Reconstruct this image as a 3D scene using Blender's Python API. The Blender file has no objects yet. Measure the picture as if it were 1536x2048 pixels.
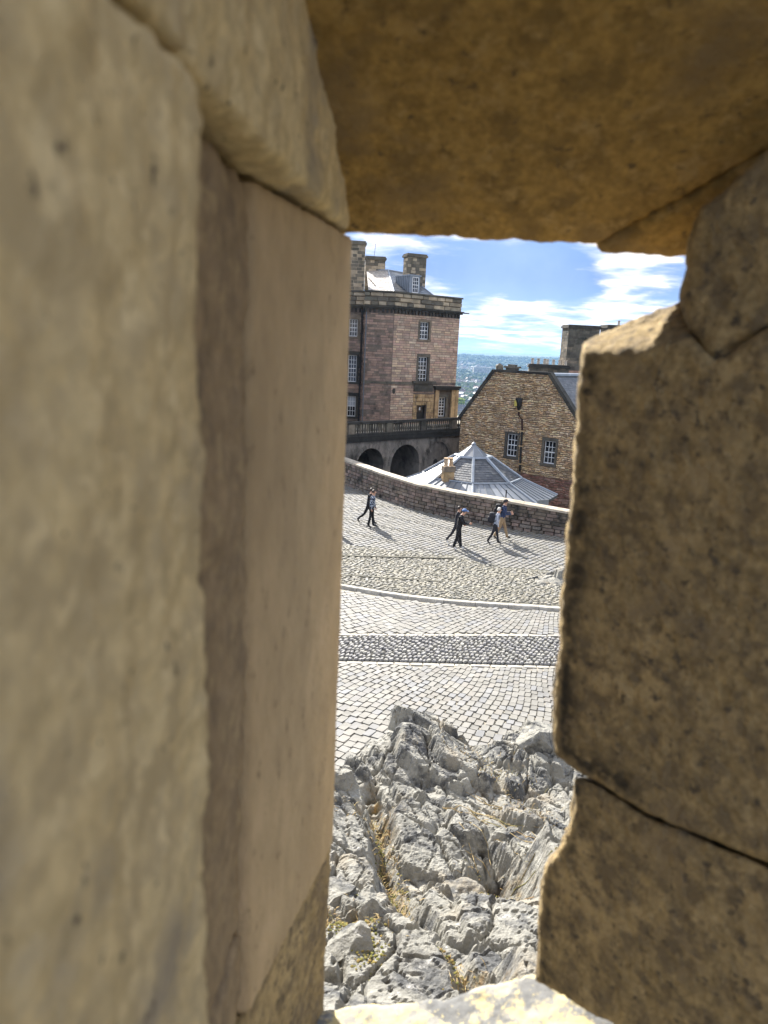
import bpy, bmesh, math, random
import numpy as np
from mathutils import Vector, Matrix
R = math.radians
rng = random.Random(7)
C = bpy.context.scene.collection

# ------------------------------------------------------------------ camera, sky, sun, exposure
F = 1479.0; CH = 8.3                      # focal length in photo pixels, eye height above the courtyard
PITCH, ROLL = 12.14, 2.6
cam = bpy.data.cameras.new('camera'); camo = bpy.data.objects.new('camera', cam); C.objects.link(camo)
cam.sensor_fit = 'VERTICAL'; cam.sensor_height = 36; cam.lens = 26
cam.clip_start = 0.01; cam.clip_end = 60000
CM = Matrix.Rotation(R(90 - PITCH), 4, 'X') @ Matrix.Rotation(R(ROLL), 4, 'Z')
camo.matrix_world = Matrix.Translation((0, 0, CH)) @ CM
cam.dof.use_dof = True; cam.dof.focus_distance = 30; cam.dof.aperture_fstop = 5.6
sc = bpy.context.scene; sc.camera = camo
SUN_AZ, SUN_EL = -23.0, 34.0              # azimuth from +Y towards +X
sd = Vector((math.sin(R(SUN_AZ)) * math.cos(R(SUN_EL)), math.cos(R(SUN_AZ)) * math.cos(R(SUN_EL)), math.sin(R(SUN_EL))))
sl = bpy.data.lights.new('sun', 'SUN'); sl.energy = 4.5; sl.angle = R(0.5); sl.color = (1, .955, .88)
so = bpy.data.objects.new('sun', sl); C.objects.link(so); so.rotation_euler = sd.to_track_quat('Z', 'Y').to_euler()
sc.view_settings.view_transform = 'Standard'; sc.view_settings.look = 'None'
sc.view_settings.exposure = 1.74; sc.view_settings.gamma = 1; sc.view_settings.use_curve_mapping = False
try: sc.cycles.volume_bounces = 0; sc.cycles.max_bounces = 6
except Exception: pass

wd = bpy.data.worlds.new('World'); sc.world = wd; wd.use_nodes = True
nt = wd.node_tree; N = nt.nodes; L = nt.links
def wn(t, **k):
    n = N.new(t)
    for a, b in k.items(): setattr(n, a, b)
    return n
bg = N['Background']; bg.inputs[1].default_value = 0.15
sky = wn('ShaderNodeTexSky', sky_type='NISHITA', sun_disc=False, sun_elevation=R(SUN_EL), sun_rotation=R(SUN_AZ), altitude=100, air_density=1.0, dust_density=.3, ozone_density=2.5)
tc = wn('ShaderNodeTexCoord'); sx = wn('ShaderNodeSeparateXYZ'); L.new(tc.outputs['Generated'], sx.inputs[0])
def math_(op, a, b=None, c=None, clamp=False, tree=None):
    n = (tree or nt).nodes.new('ShaderNodeMath'); n.operation = op; n.use_clamp = clamp
    for i, v in enumerate((a, b, c)):
        if v is None: continue
        if isinstance(v, (int, float)): n.inputs[i].default_value = v
        else: (tree or nt).links.new(v, n.inputs[i])
    return n.outputs[0]
tint = wn('ShaderNodeMix', data_type='RGBA', blend_type='MULTIPLY'); tint.inputs[0].default_value = 1
L.new(sky.outputs[0], tint.inputs[6]); tint.inputs[7].default_value = (1.0, .95, .85, 1)
zc = math_('MAXIMUM', sx.outputs[2], 0.0)
lowb = wn('ShaderNodeValToRGB'); le_ = lowb.color_ramp.elements; le_[0].position = 0; le_[0].color = (.70, 1.15, 2.0, 1); le_[1].position = 1; le_[1].color = (.30, .60, 1.5, 1)
for p_, c_ in ((.05, (.42, .85, 1.8, 1)), (.10, (.26, .50, 1.38, 1)), (.16, (.36, .70, 1.70, 1))): x_ = le_.new(p_); x_.color = c_
L.new(zc, lowb.inputs[0])
n3 = wn('ShaderNodeTexNoise'); n3.inputs['Scale'].default_value = 5.5; n3.inputs['Detail'].default_value = 7; n3.inputs['Roughness'].default_value = .6; L.new(tc.outputs['Generated'], n3.inputs['Vector'])
vr_ = wn('ShaderNodeMapRange'); L.new(n3.outputs[0], vr_.inputs[0]); vr_.inputs[1].default_value = .35; vr_.inputs[2].default_value = .68; vr_.inputs[3].default_value = 0; vr_.inputs[4].default_value = .85
lowv = wn('ShaderNodeMix', data_type='RGBA'); L.new(vr_.outputs[0], lowv.inputs[0]); L.new(lowb.outputs[0], lowv.inputs[6]); lowv.inputs[7].default_value = (.70, 1.0, 1.75, 1)
lwf = wn('ShaderNodeMapRange', interpolation_type='SMOOTHSTEP'); L.new(zc, lwf.inputs[0]); lwf.inputs[1].default_value = .2; lwf.inputs[2].default_value = .55; lwf.inputs[3].default_value = .95; lwf.inputs[4].default_value = .15
clear = wn('ShaderNodeMix', data_type='RGBA'); L.new(lwf.outputs[0], clear.inputs[0]); L.new(tint.outputs[2], clear.inputs[6]); L.new(lowv.outputs[2], clear.inputs[7])
dv = math_('ADD', zc, 0.10)
cx = math_('DIVIDE', sx.outputs[0], dv); cy = math_('DIVIDE', sx.outputs[1], dv)
cv = wn('ShaderNodeCombineXYZ'); L.new(cx, cv.inputs[0]); L.new(cy, cv.inputs[1])
n1 = wn('ShaderNodeTexNoise'); n1.inputs['Scale'].default_value = 1.5; n1.inputs['Detail'].default_value = 9; n1.inputs['Roughness'].default_value = .56; n1.inputs['Distortion'].default_value = .25
L.new(cv.outputs[0], n1.inputs['Vector'])
# cloud cover against elevation: a bank low over the hills, a clear blue belt, broken cloud higher up
el = wn('ShaderNodeValToRGB'); e = el.color_ramp
for p, v in ((0, .58), (.02, .60), (.045, .66), (.066, .63), (.086, .40), (.118, .41), (.15, .53), (.3, .60), (1, .64)):
    if p == 0: e.elements[0].position = 0; e.elements[0].color = (v, v, v, 1)
    elif p == 1: e.elements[-1].position = 1; e.elements[-1].color = (v, v, v, 1)
    else: x = e.elements.new(p); x.color = (v, v, v, 1)
L.new(zc, el.inputs[0])
cf = math_('ADD', n1.outputs[0], math_('SUBTRACT', el.outputs[0], .52))
# one broken cumulus to the right of the clear belt
def gauss(ax, ay, az, w):
    d = wn('ShaderNodeVectorMath', operation='DISTANCE'); L.new(tc.outputs['Generated'], d.inputs[0])
    v = Vector((ax, ay, az)).normalized(); d.inputs[1].default_value = v
    return math_('SUBTRACT', 1, math_('DIVIDE', d.outputs['Value'], w), clamp=True)
cf = math_('ADD', cf, math_('MULTIPLY', gauss(.300, 1, .140, .085), .42))
cf = math_('ADD', cf, math_('MULTIPLY', gauss(-.03, 1, .165, .12), .17))
mr = wn('ShaderNodeMapRange', interpolation_type='SMOOTHSTEP'); L.new(cf, mr.inputs[0]); mr.inputs[1].default_value = .47; mr.inputs[2].default_value = .68
n2 = wn('ShaderNodeTexNoise'); n2.inputs['Scale'].default_value = 2.6; n2.inputs['Detail'].default_value = 6
L.new(cv.outputs[0], n2.inputs['Vector'])
cc = wn('ShaderNodeValToRGB'); cc.color_ramp.elements[0].position = .36; cc.color_ramp.elements[0].color = (1.0, 1.35, 2.1, 1)
cc.color_ramp.elements[1].position = .58; cc.color_ramp.elements[1].color = (4.3, 3.9, 3.45, 1)
L.new(n2.outputs[0], cc.inputs[0])
mx = wn('ShaderNodeMix', data_type='RGBA'); L.new(math_('MULTIPLY', mr.outputs[0], .92), mx.inputs[0]); L.new(clear.outputs[2], mx.inputs[6]); L.new(cc.outputs[0], mx.inputs[7])
L.new(mx.outputs[2], bg.inputs[0])

# ------------------------------------------------------------------ helpers
CM3 = CM.to_3x3()
def ray(x, y): return CM3 @ Vector(((x - 768) / F, (1024 - y) / F, -1))
def W(x, y, Y):
    d = ray(x, y); return Vector((0, 0, CH)) + d * (Y / d.y)
def G(x, y, z=0.0):
    d = ray(x, y); return Vector((0, 0, CH)) + d * ((z - CH) / d.z)
def onplane(x, y, O, n):
    d = ray(x, y); t = (O - Vector((0, 0, CH))).dot(n) / d.dot(n); return Vector((0, 0, CH)) + d * t
def px_of(p):
    q = CM3.transposed() @ (Vector(p) - Vector((0, 0, CH)))
    return (768 + F * q.x / -q.z, 1024 - F * q.y / -q.z)
UP = Vector((0, 0, 1))

def hsh(ix, iy, iz, seed):
    h = (ix.astype(np.int64) * 374761393 + iy.astype(np.int64) * 668265263 + iz.astype(np.int64) * 2147483647 + seed * 1274126177) & 0xffffffff
    h = ((h ^ (h >> 13)) * 1274126177) & 0xffffffff
    h = ((h ^ (h >> 16)) * 2246822519) & 0xffffffff
    return ((h ^ (h >> 15)) & 0xffffff) / float(0xffffff)
def vnoise(P, seed=0):
    i = np.floor(P); f = P - i; f = f * f * (3 - 2 * f); i = i.astype(np.int64); r = 0
    for a in (0, 1):
        for b in (0, 1):
            for c in (0, 1):
                w = (f[:, 0] if a else 1 - f[:, 0]) * (f[:, 1] if b else 1 - f[:, 1]) * (f[:, 2] if c else 1 - f[:, 2])
                r = r + w * hsh(i[:, 0] + a, i[:, 1] + b, i[:, 2] + c, seed)
    return r * 2 - 1
def fbm(P, sc_, octs=4, seed=0, g=.5):
    r = 0; a = 1.0; Q = P * sc_
    for k in range(octs):
        r = r + a * vnoise(Q, seed + k * 17); Q = Q * 2.03 + 11.3; a *= g
    return r
def worley(q, seed):
    i = np.floor(q).astype(np.int64)
    global W2
    bid2 = np.zeros(len(q)); c2 = np.zeros((len(q), 2)); best = np.full(len(q), 9.); sec = np.full(len(q), 9.); bid = np.zeros(len(q)); cxy = np.zeros((len(q), 2)); z = np.zeros(len(q), dtype=np.int64)
    for a in (-1, 0, 1):
        for b in (-1, 0, 1):
            ca = i[:, 0] + a; cb = i[:, 1] + b
            pxx = ca + .12 + .76 * hsh(ca, cb, z, seed); pyy = cb + .12 + .76 * hsh(ca, cb, z + 5, seed)
            d = np.hypot(q[:, 0] - pxx, q[:, 1] - pyy)
            m = d < best
            m2 = (~m) & (d < sec); idn = ca * 7919 + cb * 104729
            bid2 = np.where(m, bid, np.where(m2, idn, bid2)); c2[m] = cxy[m]; c2[m2, 0] = pxx[m2]; c2[m2, 1] = pyy[m2]
            sec = np.where(m, best, np.minimum(sec, d)); best = np.where(m, d, best)
            bid = np.where(m, ca * 7919 + cb * 104729, bid)
            cxy[m, 0] = pxx[m]; cxy[m, 1] = pyy[m]
    W2 = (bid2.astype(np.int64), c2)
    return best, sec, bid.astype(np.int64), cxy

class MB:
    def __init__(s): s.v = []; s.f = []; s.t = []; s.m = []
    def face(s, pts, t=0.5, m=0):
        b = len(s.v); s.v += [tuple(p) for p in pts]; s.f.append(tuple(range(b, b + len(pts)))); s.t.append(t); s.m.append(m)
    def raw(s, vs, fs, t=.5, m=0):
        b = len(s.v); s.v += [tuple(p) for p in vs]
        for f in fs: s.f.append(tuple(i + b for i in f)); s.t.append(t); s.m.append(m)
    def hexa(s, p, t=.5, m=0):     # 8 points: bottom 4 ccw, top 4 ccw
        s.raw(p, [(3, 2, 1, 0), (4, 5, 6, 7), (0, 1, 5, 4), (1, 2, 6, 5), (2, 3, 7, 6), (3, 0, 4, 7)], t, m)
    def box(s, O, u, v, n, a, b, c, d, e, f, t=.5, m=0, j=0):
        P = []
        for nn in (e, f):
            for (x, y) in ((a, c), (b, c), (b, d), (a, d)):
                P.append(O + u * (x + rng.uniform(-j, j)) + v * (y + rng.uniform(-j, j)) + n * (nn + (rng.uniform(-j, j) if nn == f else 0)))
        if (u.cross(v)).dot(n) < 0: P = P[4:] + P[:4]
        s.hexa(P, t, m)
    def tube(s, pts, rad, k=6, t=.5, m=0, caps=True):
        pts = [Vector(p) for p in pts]; rings = []
        for i, p in enumerate(pts):
            d = (pts[min(i + 1, len(pts) - 1)] - pts[max(i - 1, 0)]).normalized()
            a = d.orthogonal().normalized() if abs(d.z) < .9 else Vector((1, 0, 0)); a = (a - d * a.dot(d)).normalized(); b = d.cross(a)
            r = rad[i] if isinstance(rad, (list, tuple)) else rad
            rings.append([p + (a * math.cos(6.28318 * q / k) + b * math.sin(6.28318 * q / k)) * r for q in range(k)])
        vs = [x for r_ in rings for x in r_]; fs = []
        for i in range(len(pts) - 1):
            for q in range(k): fs.append((i * k + q, i * k + (q + 1) % k, (i + 1) * k + (q + 1) % k, (i + 1) * k + q))
        if caps: fs.append(tuple(range(k))[::-1]); fs.append(tuple((len(pts) - 1) * k + q for q in range(k)))
        s.raw(vs, fs, t, m)
    def lathe(s, c, prof, k=10, t=.5, m=0):
        s.tube([Vector(c) + UP * z for r, z in prof], [max(r, 1e-4) for r, z in prof], k, t, m)
    def mesh(s, name, mats, off=Vector((0, 0, 0)), smooth=False):
        me = bpy.data.meshes.new(name); me.from_pydata([(x - off.x, y - off.y, z - off.z) for x, y, z in s.v], [], s.f)
        for m in (mats if isinstance(mats, (list, tuple)) else [mats]): me.materials.append(m)
        a = me.attributes.new('tint', 'FLOAT', 'FACE'); a.data.foreach_set('value', s.t)
        me.polygons.foreach_set('material_index', s.m)
        if smooth: me.polygons.foreach_set('use_smooth', [True] * len(s.f))
        me.update(); return me
    def build(s, name, mats, parent=None, kind=None, smooth=False, label=None):
        off = worldloc(parent) if parent else Vector((0, 0, 0))
        return link(name, s.mesh(name, mats, off, smooth), parent, kind, label)
def worldloc(o):
    p = Vector((0, 0, 0))
    while o: p += o.location; o = o.parent
    return p
def link(name, me, parent=None, kind=None, label=None, loc=None):
    o = bpy.data.objects.new(name, me); C.objects.link(o)
    if parent: o.parent = parent
    if kind: o['kind'] = kind
    if label: o['label'] = label
    if loc is not None: o.location = loc
    return o
def thing(name, loc, label, cat, group=None):
    o = bpy.data.objects.new(name, None); C.objects.link(o); o.location = loc; o.empty_display_size = .3
    o['label'] = label; o['category'] = cat
    if group: o['group'] = group
    return o
def tag(o, label, cat, group=None):
    o['label'] = label; o['category'] = cat
    if group: o['group'] = group
    return o

# ------------------------------------------------------------------ materials
def mat(name, ramp, rough=.85, mottle=3.0, mottle_amt=.35, bump=.3, bscale=18, bdist=.02, dirt=None, dirt_scale=1.2, dirt_pos=(.55, .7), spec=.3, metal=0, stretch=(1, 1, 1), streak=None):
    m = bpy.data.materials.new(name); m.use_nodes = True; t = m.node_tree; n = t.nodes; l = t.links
    b = n['Principled BSDF']; b.inputs['Roughness'].default_value = rough; b.inputs['Specular IOR Level'].default_value = spec; b.inputs['Metallic'].default_value = metal
    at = n.new('ShaderNodeAttribute'); at.attribute_name = 'tint'; oi = n.new('ShaderNodeObjectInfo')
    f = math_('FRACT', math_('ADD', at.outputs['Fac'], math_('MULTIPLY', oi.outputs['Random'], .97, tree=t), tree=t), tree=t)
    cr = n.new('ShaderNodeValToRGB'); e = cr.color_ramp; k = len(ramp)
    e.interpolation = 'LINEAR'
    for i, c in enumerate(ramp):
        p = i / max(k - 1, 1)
        el_ = e.elements[0] if i == 0 else (e.elements[len(e.elements) - 1] if i == k - 1 and k > 1 else e.elements.new(p))
        el_.position = p; el_.color = (*c, 1)
    if k == 1: e.elements[1].color = (*ramp[0], 1)
    l.new(f, cr.inputs[0])
    tc_ = n.new('ShaderNodeTexCoord'); mp = n.new('ShaderNodeMapping'); mp.inputs['Scale'].default_value = stretch
    ge = n.new('ShaderNodeNewGeometry'); l.new(ge.outputs['Position'], mp.inputs[0])
    def noise(s_, d=5, r_=.6, off=None):
        x = n.new('ShaderNodeTexNoise'); x.inputs['Scale'].default_value = s_; x.inputs['Detail'].default_value = d; x.inputs['Roughness'].default_value = r_; l.new(mp.outputs[0], x.inputs['Vector']); return x.outputs[0]
    a = noise(mottle)
    mr_ = n.new('ShaderNodeMapRange'); l.new(a, mr_.inputs[0]); mr_.inputs[1].default_value = .3; mr_.inputs[2].default_value = .7; mr_.inputs[3].default_value = 1 - mottle_amt; mr_.inputs[4].default_value = 1 + mottle_amt
    mu = n.new('ShaderNodeMix'); mu.data_type = 'RGBA'; mu.blend_type = 'MULTIPLY'; mu.inputs[0].default_value = 1; l.new(cr.outputs[0], mu.inputs[6]); l.new(mr_.outputs[0], mu.inputs[7])
    col = mu.outputs[2]
    for spec_ in ([dirt] if dirt and not isinstance(dirt[0], (list, tuple)) else (dirt or [])):
        c = spec_[:3]; s_ = spec_[3] if len(spec_) > 3 else dirt_scale; lo, hi = (spec_[4], spec_[5]) if len(spec_) > 5 else dirt_pos
        d = noise(s_, 7, .65); r2 = n.new('ShaderNodeMapRange'); l.new(d, r2.inputs[0]); r2.inputs[1].default_value = lo; r2.inputs[2].default_value = hi
        mm = n.new('ShaderNodeMix'); mm.data_type = 'RGBA'; l.new(r2.outputs[0], mm.inputs[0]); l.new(col, mm.inputs[6]); mm.inputs[7].default_value = (*c, 1); col = mm.outputs[2]
    l.new(col, b.inputs['Base Color'])
    if bump:
        h = noise(bscale, 8, .65); bp = n.new('ShaderNodeBump'); bp.inputs['Strength'].default_value = bump; bp.inputs['Distance'].default_value = bdist; l.new(h, bp.inputs['Height']); l.new(bp.outputs[0], b.inputs['Normal'])
    return m
def plain(name, c, rough=.6, spec=.4, metal=0, emit=None):
    m = bpy.data.materials.new(name); m.use_nodes = True; b = m.node_tree.nodes['Principled BSDF']
    n = m.node_tree.nodes; l = m.node_tree.links
    b.inputs['Roughness'].default_value = rough; b.inputs['Specular IOR Level'].default_value = spec; b.inputs['Metallic'].default_value = metal
    ns = n.new('ShaderNodeTexNoise'); ns.inputs['Scale'].default_value = 9; ns.inputs['Detail'].default_value = 4
    ge = n.new('ShaderNodeNewGeometry'); l.new(ge.outputs['Position'], ns.inputs['Vector'])
    mr_ = n.new('ShaderNodeMapRange'); l.new(ns.outputs[0], mr_.inputs[0]); mr_.inputs[3].default_value = .75; mr_.inputs[4].default_value = 1.25
    mu = n.new('ShaderNodeMix'); mu.data_type = 'RGBA'; mu.blend_type = 'MULTIPLY'; mu.inputs[0].default_value = 1; mu.inputs[6].default_value = (*c, 1); l.new(mr_.outputs[0], mu.inputs[7]); l.new(mu.outputs[2], b.inputs['Base Color'])
    return m
M = {}
M['sett'] = mat('sett_stone', [(0.155, 0.147, 0.128), (0.19, 0.18, 0.155), (0.175, 0.167, 0.147), (0.182, 0.167, 0.143), (0.158, 0.158, 0.158), (0.205, 0.194, 0.17)], rough=.7, mottle=1.1, mottle_amt=.16, bump=.4, bscale=30, bdist=.012, spec=.4, dirt=(.13, .125, .11, 2.6, .60, .74))
M['bed'] = mat('sandy_joint', [(.30, .27, .21)], mottle=5, mottle_amt=.25, bump=.5, bscale=60, bdist=.01)
M['cobble'] = mat('cobble_stone', [(0.209, 0.202, 0.182), (0.263, 0.252, 0.224), (0.232, 0.224, 0.217), (0.178, 0.17, 0.163)], rough=.6, mottle=9, mottle_amt=.2, bump=.3, bscale=30, bdist=.01, spec=.25)
M['soil_shade'] = mat('dark_joint', [(.035, .032, .026)], mottle=3, mottle_amt=.4, bump=.4, bscale=50, dirt=(.12, .11, .06), dirt_scale=2.5, dirt_pos=(.6, .7))
M['rubble'] = mat('rubble_paving', [(0.258, 0.241, 0.189), (0.327, 0.297, 0.232), (0.215, 0.206, 0.172), (0.284, 0.267, 0.232)], rough=.65, mottle=5, mottle_amt=.25, bump=.4, bscale=22, bdist=.02)
M['rubbed'] = mat('rubble_bed', [(0.105, 0.098, 0.073)], mottle=4, mottle_amt=.4, bump=.6, bscale=25, bdist=.03)
M['kerb'] = mat('kerb_stone', [(.36, .34, .29), (.42, .39, .33), (.33, .31, .27)], mottle=4, bump=.3, bscale=25, bdist=.01)
M['wallst'] = mat('parapet_stone', [(0.114, 0.096, 0.074), (0.18, 0.144, 0.108), (0.24, 0.186, 0.144), (0.144, 0.114, 0.096), (0.288, 0.204, 0.162), (0.204, 0.18, 0.15)], mottle=3.5, mottle_amt=.4, bump=.7, bscale=14, bdist=.04, dirt=(.035, .033, .028), dirt_scale=1.0, dirt_pos=(.52, .68))
M['mortar_dark'] = mat('old_mortar', [(.075, .065, .052)], mottle=3, bump=.5, bscale=20)
M['coping'] = mat('coping_stone', [(0.347, 0.294, 0.221), (0.42, 0.357, 0.273), (0.294, 0.263, 0.21)], mottle=3, mottle_amt=.3, bump=.4, bscale=15, dirt=(.12, .11, .08), dirt_scale=2, dirt_pos=(.55, .7))
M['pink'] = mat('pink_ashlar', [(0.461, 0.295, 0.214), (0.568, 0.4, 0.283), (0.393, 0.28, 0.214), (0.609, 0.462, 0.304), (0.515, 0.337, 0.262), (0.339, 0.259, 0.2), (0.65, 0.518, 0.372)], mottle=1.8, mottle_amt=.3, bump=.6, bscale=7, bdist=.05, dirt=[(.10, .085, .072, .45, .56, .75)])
M['pinkshade'] = mat('shaded_pink_ashlar', [(0.342, 0.231, 0.174), (0.451, 0.305, 0.227), (0.248, 0.189, 0.143), (0.186, 0.156, 0.121), (0.42, 0.281, 0.227)], mottle=1.8, mottle_amt=.35, bump=.6, bscale=7, bdist=.05, dirt=[(.05, .047, .04, .4, .52, .7)])  # darker copy of the pink ashlar: shade of the turned walls put into colour
M['sooty'] = mat('sooty_stone', [(0.09, 0.082, 0.066), (0.132, 0.12, 0.094), (0.18, 0.156, 0.114), (0.108, 0.102, 0.084), (0.24, 0.198, 0.144)], mottle=1.6, mottle_amt=.4, bump=.6, bscale=8, bdist=.04, dirt=(.035, .036, .028), dirt_scale=.8, dirt_pos=(.5, .65))
M['sandpatch'] = mat('sooty_sandstone_with_pale_blocks', [(0.12, 0.106, 0.078), (0.144, 0.126, 0.096), (0.18, 0.156, 0.114), (0.42, 0.336, 0.228), (0.504, 0.408, 0.282), (0.156, 0.144, 0.108)], mottle=1.8, mottle_amt=.3, bump=.5, bscale=8, bdist=.04)
M['blk'] = mat('black_stone', [(.03, .028, .024), (.05, .047, .04), (.075, .067, .052)], mottle=2, mottle_amt=.4, bump=.5, bscale=9, bdist=.04, dirt=(.10, .09, .07), dirt_scale=1.8, dirt_pos=(.6, .72))
M['arch'] = mat('bridge_stone', [(0.17, 0.156, 0.133), (0.238, 0.212, 0.178), (0.306, 0.264, 0.221), (0.204, 0.178, 0.153)], mottle=1.4, mottle_amt=.4, bump=.8, bscale=5, bdist=.08, dirt=[(.06, .055, .046, .9, .52, .68), (.40, .36, .31, 2.2, .62, .70)], stretch=(1, 1, .6))
M['ochre'] = mat('ochre_sandstone', [(0.432, 0.3, 0.156), (0.504, 0.348, 0.18), (0.36, 0.24, 0.132)], mottle=2, bump=.4, bscale=9, bdist=.03, dirt=(.10, .08, .05), dirt_scale=1.1)
M['gable'] = mat('brown_rubble', [(0.549, 0.359, 0.18), (0.729, 0.485, 0.251), (0.382, 0.251, 0.143), (0.8, 0.646, 0.376), (0.604, 0.377, 0.216), (0.8, 0.628, 0.413), (0.474, 0.341, 0.233)], mottle=2.2, mottle_amt=.35, bump=.8, bscale=9, bdist=.06, dirt=[(.30, .21, .11, .5, .5, .8), (.10, .08, .06, .7, .62, .8)])
M['gmortar'] = mat('gable_mortar', [(.17, .12, .078)], mottle=2, bump=.6, bscale=12)
M['redrub'] = mat('red_rubble', [(0.26, 0.124, 0.091), (0.351, 0.182, 0.13), (0.195, 0.104, 0.085), (0.403, 0.26, 0.195)], mottle=2.2, mottle_amt=.35, bump=.8, bscale=9, bdist=.05)
M['pmortar'] = mat('ashlar_joint', [(.20, .15, .12)], mottle=2, bump=.4, bscale=12)
M['surround'] = mat('window_margin_stone', [(.085, .077, .062), (.12, .105, .08), (.14, .12, .09)], mottle=3, bump=.3, bscale=12)
M['psurround'] = mat('pale_margin_stone', [(.22, .17, .12), (.17, .14, .10), (.10, .09, .07)], mottle=2, bump=.3, bscale=12)
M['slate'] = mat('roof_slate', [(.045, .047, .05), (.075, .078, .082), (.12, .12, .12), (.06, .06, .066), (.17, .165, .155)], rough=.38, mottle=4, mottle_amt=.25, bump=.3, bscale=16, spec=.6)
M['slate_glare'] = mat('glare_pale_slate', [(.40, .36, .31), (.50, .46, .40), (.33, .29, .26), (.45, .39, .33)], rough=.45, mottle=4, mottle_amt=.25, bump=.3, bscale=16, spec=.5)  # glancing glare on the front roof slope put into the slate colour
M['zinc'] = mat('zinc_sheet', [(0.16, 0.172, 0.188), (0.216, 0.224, 0.236), (0.184, 0.196, 0.208), (0.336, 0.344, 0.352), (0.192, 0.2, 0.216)], rough=.42, mottle=1.5, mottle_amt=.14, bump=.1, bscale=4, metal=.35, spec=.5)
M['lead'] = mat('lead_flashing', [(.27, .30, .34), (.34, .37, .40)], rough=.45, mottle=2, mottle_amt=.2, bump=.1, bscale=6, metal=.2)
M['seam'] = plain('seam_metal', (.16, .18, .2), .45, metal=.3)
M['white'] = plain('white_paint', (.80, .79, .76), .5)
M['glass'] = plain('window_glass', (.018, .02, .024), .06, .7)
M['iron'] = plain('black_iron', (.015, .014, .013), .45)
M['redpipe'] = plain('rusty_pipe', (.05, .02, .015), .6)
M['pot'] = mat('clay_pot', [(.55, .36, .19), (.62, .45, .28), (.48, .33, .2)], mottle=6, bump=.1)
M['potp'] = mat('pale_chimney_pot', [(.50, .42, .33), (.6, .52, .42)], mottle=6, bump=.1)

# ------------------------------------------------------------------ masonry tools
def cells(mb, O, u, n, u0, u1, v0, v1, ops, th, t=.5, m=0):
    us = sorted({u0, u1} | {x for o in ops for x in (o[0], o[1]) if u0 < x < u1}); vs = sorted({v0, v1} | {x for o in ops for x in (o[2], o[3]) if v0 < x < v1})
    for a, b in zip(us, us[1:]):
        for c, d in zip(vs, vs[1:]):
            cu, cv_ = (a + b) / 2, (c + d) / 2
            if any(o[0] < cu < o[1] and o[2] < cv_ < o[3] for o in ops): continue
            mb.box(O, u, UP, n, a, b, c, d, -th, 0, t, m)
def masonry(mb, O, u, n, urange, v0, v1, ch, lr, ops=(), proud=.03, gap=.012, jit=.006, irregular=0.0, m=0, tf=None, r=None, warp=0.0):
    r = r or rng; v = v0; out = []
    while v < v1 - ch * .4:
        h = ch * r.uniform(1 - irregular * .4, 1 + irregular * .4); h = min(h, v1 - v)
        ul, ur = urange(v + h / 2) if callable(urange) else urange
        a = ul; first = r.uniform(.4, 1)
        while a < ur - .02:
            w = r.uniform(*lr) * first; first = 1; b = min(a + w, ur)
            if ur - b < lr[0] * .45: b = ur
            segs = [(a, b)]
            for o in ops:
                if o[2] < v + h * .6 and o[3] > v + h * .4:
                    ns = []
                    for s0, s1 in segs:
                        if s1 <= o[0] or s0 >= o[1]: ns.append((s0, s1))
                        else:
                            if o[0] - s0 > .04: ns.append((s0, o[0]))
                            if s1 - o[1] > .04: ns.append((o[1], s1))
                    segs = ns
            for s0, s1 in segs:
                pr = proud * r.uniform(.45, 1.25); t = tf((s0 + s1) / 2, v + h / 2, r) if tf else r.random()
                a0, b0, c0, d0 = s0 + gap * r.uniform(.4, 1.3), s1 - gap * r.uniform(.4, 1.3), v + gap * r.uniform(.4, 1.3), v + h - gap * r.uniform(.4, 1.3)
                if irregular: 
                    c0 += ch * irregular * r.uniform(0, .14); d0 -= ch * irregular * r.uniform(0, .14)
                e = min(.012 + pr * .25, (b0 - a0) * .2, (d0 - c0) * .2)
                J = lambda: r.uniform(-jit, jit)
                WV = (lambda x, y: warp * (math.sin(x * 4.3 + y * 2.1) + .7 * math.sin(x * 9.7 - y * 5.3 + 1) + .5 * math.sin(y * 7.1 + x * 1.3))) if warp else (lambda x, y: 0)
                P = [O + u * (x + J()) + UP * (y + WV(x, y) + J()) + n * (-.01) for x, y in ((a0, c0), (b0, c0), (b0, d0), (a0, d0))]
                Q = [O + u * (x + J()) + UP * (y + WV(x, y) + J()) + n * (pr + J()) for x, y in ((a0 + e, c0 + e), (b0 - e, c0 + e), (b0 - e, d0 - e), (a0 + e, d0 - e))]
                fs = [(4, 5, 6, 7), (0, 1, 5, 4), (1, 2, 6, 5), (2, 3, 7, 6), (3, 0, 4, 7)]
                if u.cross(UP).dot(n) < 0: fs = [f[::-1] for f in fs]
                if mb is None: out.append((P + Q, fs, t))
                else: mb.raw(P + Q, fs, t, m)
            a = b
        v += h
    return out
def pieces(name, lst, mt, parent):
    """each stone its own object under parent"""
    off = worldloc(parent)
    for vs, fs, t in lst:
        c = sum((Vector(v) for v in vs), Vector()) / len(vs)
        b = MB(); b.raw(vs, fs, t); me = b.mesh(name, mt, c); link(name, me, parent, loc=c - off)
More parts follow.
